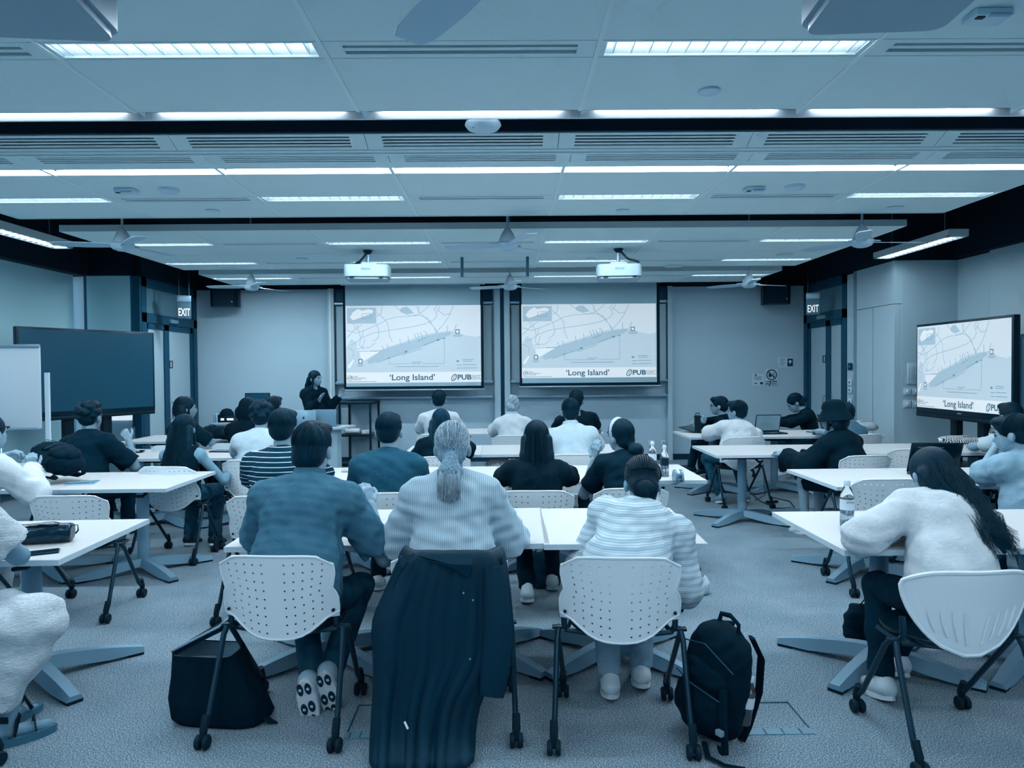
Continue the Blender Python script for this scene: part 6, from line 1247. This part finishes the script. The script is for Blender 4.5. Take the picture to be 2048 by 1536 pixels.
MB().box((W/2, .04, .66), (W, .26, .02)).obj('shelf', M_WHITE, fc, 0); MB().box((W*.5, -.03, zb+.018), (.12, .03, .02)).obj('eraser', M_BLACK, fc, 0)
# ---------------------------------------------------------------- notices and switches
def notice(px0, py0, px1, py1, lab, base, name='wall_notice', cat='notice'):
    a = P(px0, py0, YF-.004); b = P(px1, py1, YF-.004); o = thing(name, lab, cat, (a.x, YF-.004, b.z)); W = b.x-a.x; Hh = a.z-b.z; MB().span((0, -.002, 0), (W, .003, Hh)).obj('sheet', base, o, 0); return o, W, Hh, lambda x, z: frame_m((x*W, -.0035, z*Hh), (1, 0, 0), (0, 0, 1), (0, -1, 0))
M_INK = mat('print_ink', .25, .7); M_POST = mat('poster_paper', .78, .7, 1.2)
o, W, Hh, m_ = notice(1531, 738, 1555, 771, 'No food or drink sign with crossed-out cup symbol', M_POST, 'prohibition_sign', 'sign')
text('No food', .062, M_POST, 'lettering', o, m_(.5, .19) @ Matrix.Translation((0, 0, .003)), bold=.002); text('or drink', .062, M_POST, 'lettering', o, m_(.5, .06) @ Matrix.Translation((0, 0, .003)), bold=.002); MB().span((0, -.005, 0), (W, -.002, Hh*.28)).obj('caption_band', M_INK, o, 0)
MB().tube([(W*.5+.085*math.cos(t), -.006, Hh*.65+.085*math.sin(t)) for t in [2*PI*i/24 for i in range(25)]], .009, 6).obj('ring', M_INK, o); MB().tube([(W*.5-.058, -.006, Hh*.65+.058), (W*.5+.058, -.006, Hh*.65-.058)], .008, 6).obj('slash', M_INK, o)
MB().span((W*.5-.05, -.005, Hh*.65-.04), (W*.5-.005, -.0035, Hh*.65+.02)).obj('cup', M_INK, o, 0); MB().span((W*.5+.02, -.005, Hh*.65-.045), (W*.5+.028, -.0035, Hh*.65+.045)).span((W*.5+.042, -.005, Hh*.65-.045), (W*.5+.05, -.0035, Hh*.65+.045)).obj('cutlery', M_INK, o, 0)
o, W, Hh, m_ = notice(1505, 748, 1528, 771, 'printed notice with small icons left of the No food sign', M_POST)
for i in range(4): MB().span((W*.12, -.004, Hh*(.75-.09*i)), (W*(.85-.1*(i % 2)), -.0025, Hh*(.79-.09*i))).obj('text_line', M_GREY, o, 0)
MB().span((W*.15, -.004, Hh*.12), (W*.4, -.0025, Hh*.26)).obj('icon', M_GREY, o, 0); MB().span((W*.66, -.004, Hh*.1), (W*.9, -.0025, Hh*.3)).obj('icon', M_INK, o, 0); MB().span((W*.2, -.004, Hh*.84), (W*.36, -.0025, Hh*.96)).obj('icon', M_INK, o, 0)
o, W, Hh, m_ = notice(1556, 715, 1586, 735, 'white notice with a dark tree emblem near the door', M_POST)
for i in range(6): MB().span((W*.12, -.004, Hh*(.82-.12*i)), (W*(.5-.06*(i % 3)), -.0025, Hh*(.86-.12*i))).obj('text_line', M_GREY, o, 0)
e_ = MB().span((W*.63, -.004, Hh*.12), (W*.98, -.0025, Hh*.88)).obj('emblem', M_INK, o, 0); MB().lathe([(.001, 0), (.028, 0), (.028, .001)], 14, (W*.8, -.0045, Hh*.58), Matrix.Rotation(PI/2, 3, 'X')).obj('tree_crown', M_POST, e_); MB().span((W*.785, -.0055, Hh*.28), (W*.815, -.004, Hh*.5)).obj('tree_trunk', M_POST, e_, 0)
# side wall panel with switches, on the return wall beside the map display
def plate(px0, py0, px1, py1, lab, m, cat='switch', name='switch_plate', Y=YR-.012):
    a = P(px0, py0, Y); b = P(px1, py1, Y); o = thing(name, lab, cat, (a.x, Y, b.z)); W = b.x-a.x; Hh = a.z-b.z; MB().span((0, -.006, 0), (W, .012, Hh), bev=.004).obj('plate', m, o); return o, W, Hh
o, W, Hh = plate(1815, 726, 1838, 768, 'framed floor plan on the wall behind the map display', M_POST, 'floor plan', 'floor_plan')
for i in range(4): MB().span((W*(.15+.2*i), -.009, Hh*.2), (W*(.17+.2*i), -.006, Hh*.8)).obj('plan_line', M_GREY, o, 0)
for i, (x0, x1, y0, y1) in enumerate(((1808, 1822, 776, 790), (1824, 1840, 776, 790), (1808, 1822, 800, 815), (1824, 1840, 800, 815))):
    o, W, Hh = plate(x0, y0, x1, y1, ('upper', 'upper', 'lower', 'lower')[i]+' fan regulator dial '+('farther from', 'partly behind', 'farther from', 'partly behind')[i]+' the map display', M_WHITE); MB().lathe([(.03, 0), (.026, .02), (.001, .022)], 16, (W*.55, -.006, Hh*.42), Matrix.Rotation(PI/2, 3, 'X')).obj('dial', M_POST, o)
for i, (py0, py1) in enumerate(((726, 740), (758, 771), (774, 786), (797, 810))):
    a = PX(1702, py0, XR); b = PX(1702, py1, XR); o = thing('door_switch', ('dark door notice', 'white light switch', 'white card reader', 'white call button')[i]+' on the wall beside the notice-side door', 'switch', (XR, 10.64, b.z)); Hh = a.z-b.z; MB().span((-.012, -.06, 0), (.0, .06, Hh), bev=.003).obj('plate', M_WHITE if i else M_INK, o); MB().span((-.018, -.02, Hh*.35), (-.012, .02, Hh*.65)).obj('button', M_GREY, o, 0)
for i, px in enumerate((1302, 1327)):
    pz = P(px, 900, YF-.02); o = thing('wall_socket', 'white wall socket near the floor, %s' % ('seen left of the bottles', 'seen behind the bottles')[i], 'socket', (pz.x, YF-.01, .3)); MB().box((0, 0, 0), (.09, .012, .09), bev=.004).obj('plate', M_WHITE, o); MB().box((0, -.008, 0), (.02, .006, .02)).obj('socket_hole', M_GREY, o, 0)
# ---------------------------------------------------------------- floor boxes, cables
def floor_box(pts, lab):
    q = [G(*p) for p in pts]; a, b = q[0], q[1]; o = thing('floor_box', lab, 'floor box', (a.x, a.y, 0)); W = b.x-a.x; D_ = q[2].y-a.y
    MB().span((0, 0, 0), (W, .05, .004)).obj('hinge_strip', mat('floor_box_metal', .52, .45), o, 0)
    for i in range(4): MB().span((W*(.1+.24*i), .004, .004), (W*(.12+.24*i), .046, .0055)).obj('notch', M_FRAME, o, 0)
    MB().span((0, .05, 0), (.006, D_, .004)).span((W-.006, .05, 0), (W, D_, .004)).span((0, D_-.006, 0), (W, D_, .004)).obj('lid_rim', M_FRAME, o, 0)
floor_box([(1482, 1471), (1632, 1471), (1630, 1404)], 'carpeted floor box with a metal strip beside the backpack'); floor_box([(688, 1478), (775, 1478), (775, 1410)], 'carpeted floor box with a metal strip beside the long coat')
cb = [G(1500, 985), G(1520, 1003), G(1555, 1018), G(1590, 1017), G(1580, 1004), G(1540, 995)]; tag(MB().tube([(p.x, p.y, .008) for p in cb], .006, 6).obj('power_cable', M_BLACK), 'black power cable coiled on the carpet under the far tables', 'cable')
p = G(1542, 1005); o = thing('power_brick', 'black power brick lying on the carpet', 'adapter', (p.x, p.y-.03, 0), R(20)); MB().box((0, 0, .016), (.14, .06, .03), bev=.006).obj('brick', M_BLACK, o); MB().box((.0, 0, .032), (.06, .03, .001)).obj('rating_label', M_PAPER, o, 0)
cb = [P(1523, 878, 8.9), G(1528, 960, .3), G(1530, 990, .01), G(1510, 1000, .008)]; tag(MB().tube(cb, .004, 6).obj('laptop_cable', M_BLACK), 'thin cable dropping from the lit laptop to the carpet', 'cable')
p = G(738, 1058, TZ); o = thing('eyeglasses', 'dark eyeglasses by the elbow of the man in grey-blue', 'glasses', (p.x-.03, p.y, TZ)); MB().tube([(-.02, -.02, .006), (.03, .01, .012), (.06, .012, .02), (.07, .0, .012)], .003, 6).obj('temple', M_BLACK, o); MB().tube([(-.03+.022*math.cos(t), -.03, .022+.02*math.sin(t)) for t in [2*PI*i/14 for i in range(15)]], .002, 5).obj('rim', M_BLACK, o)
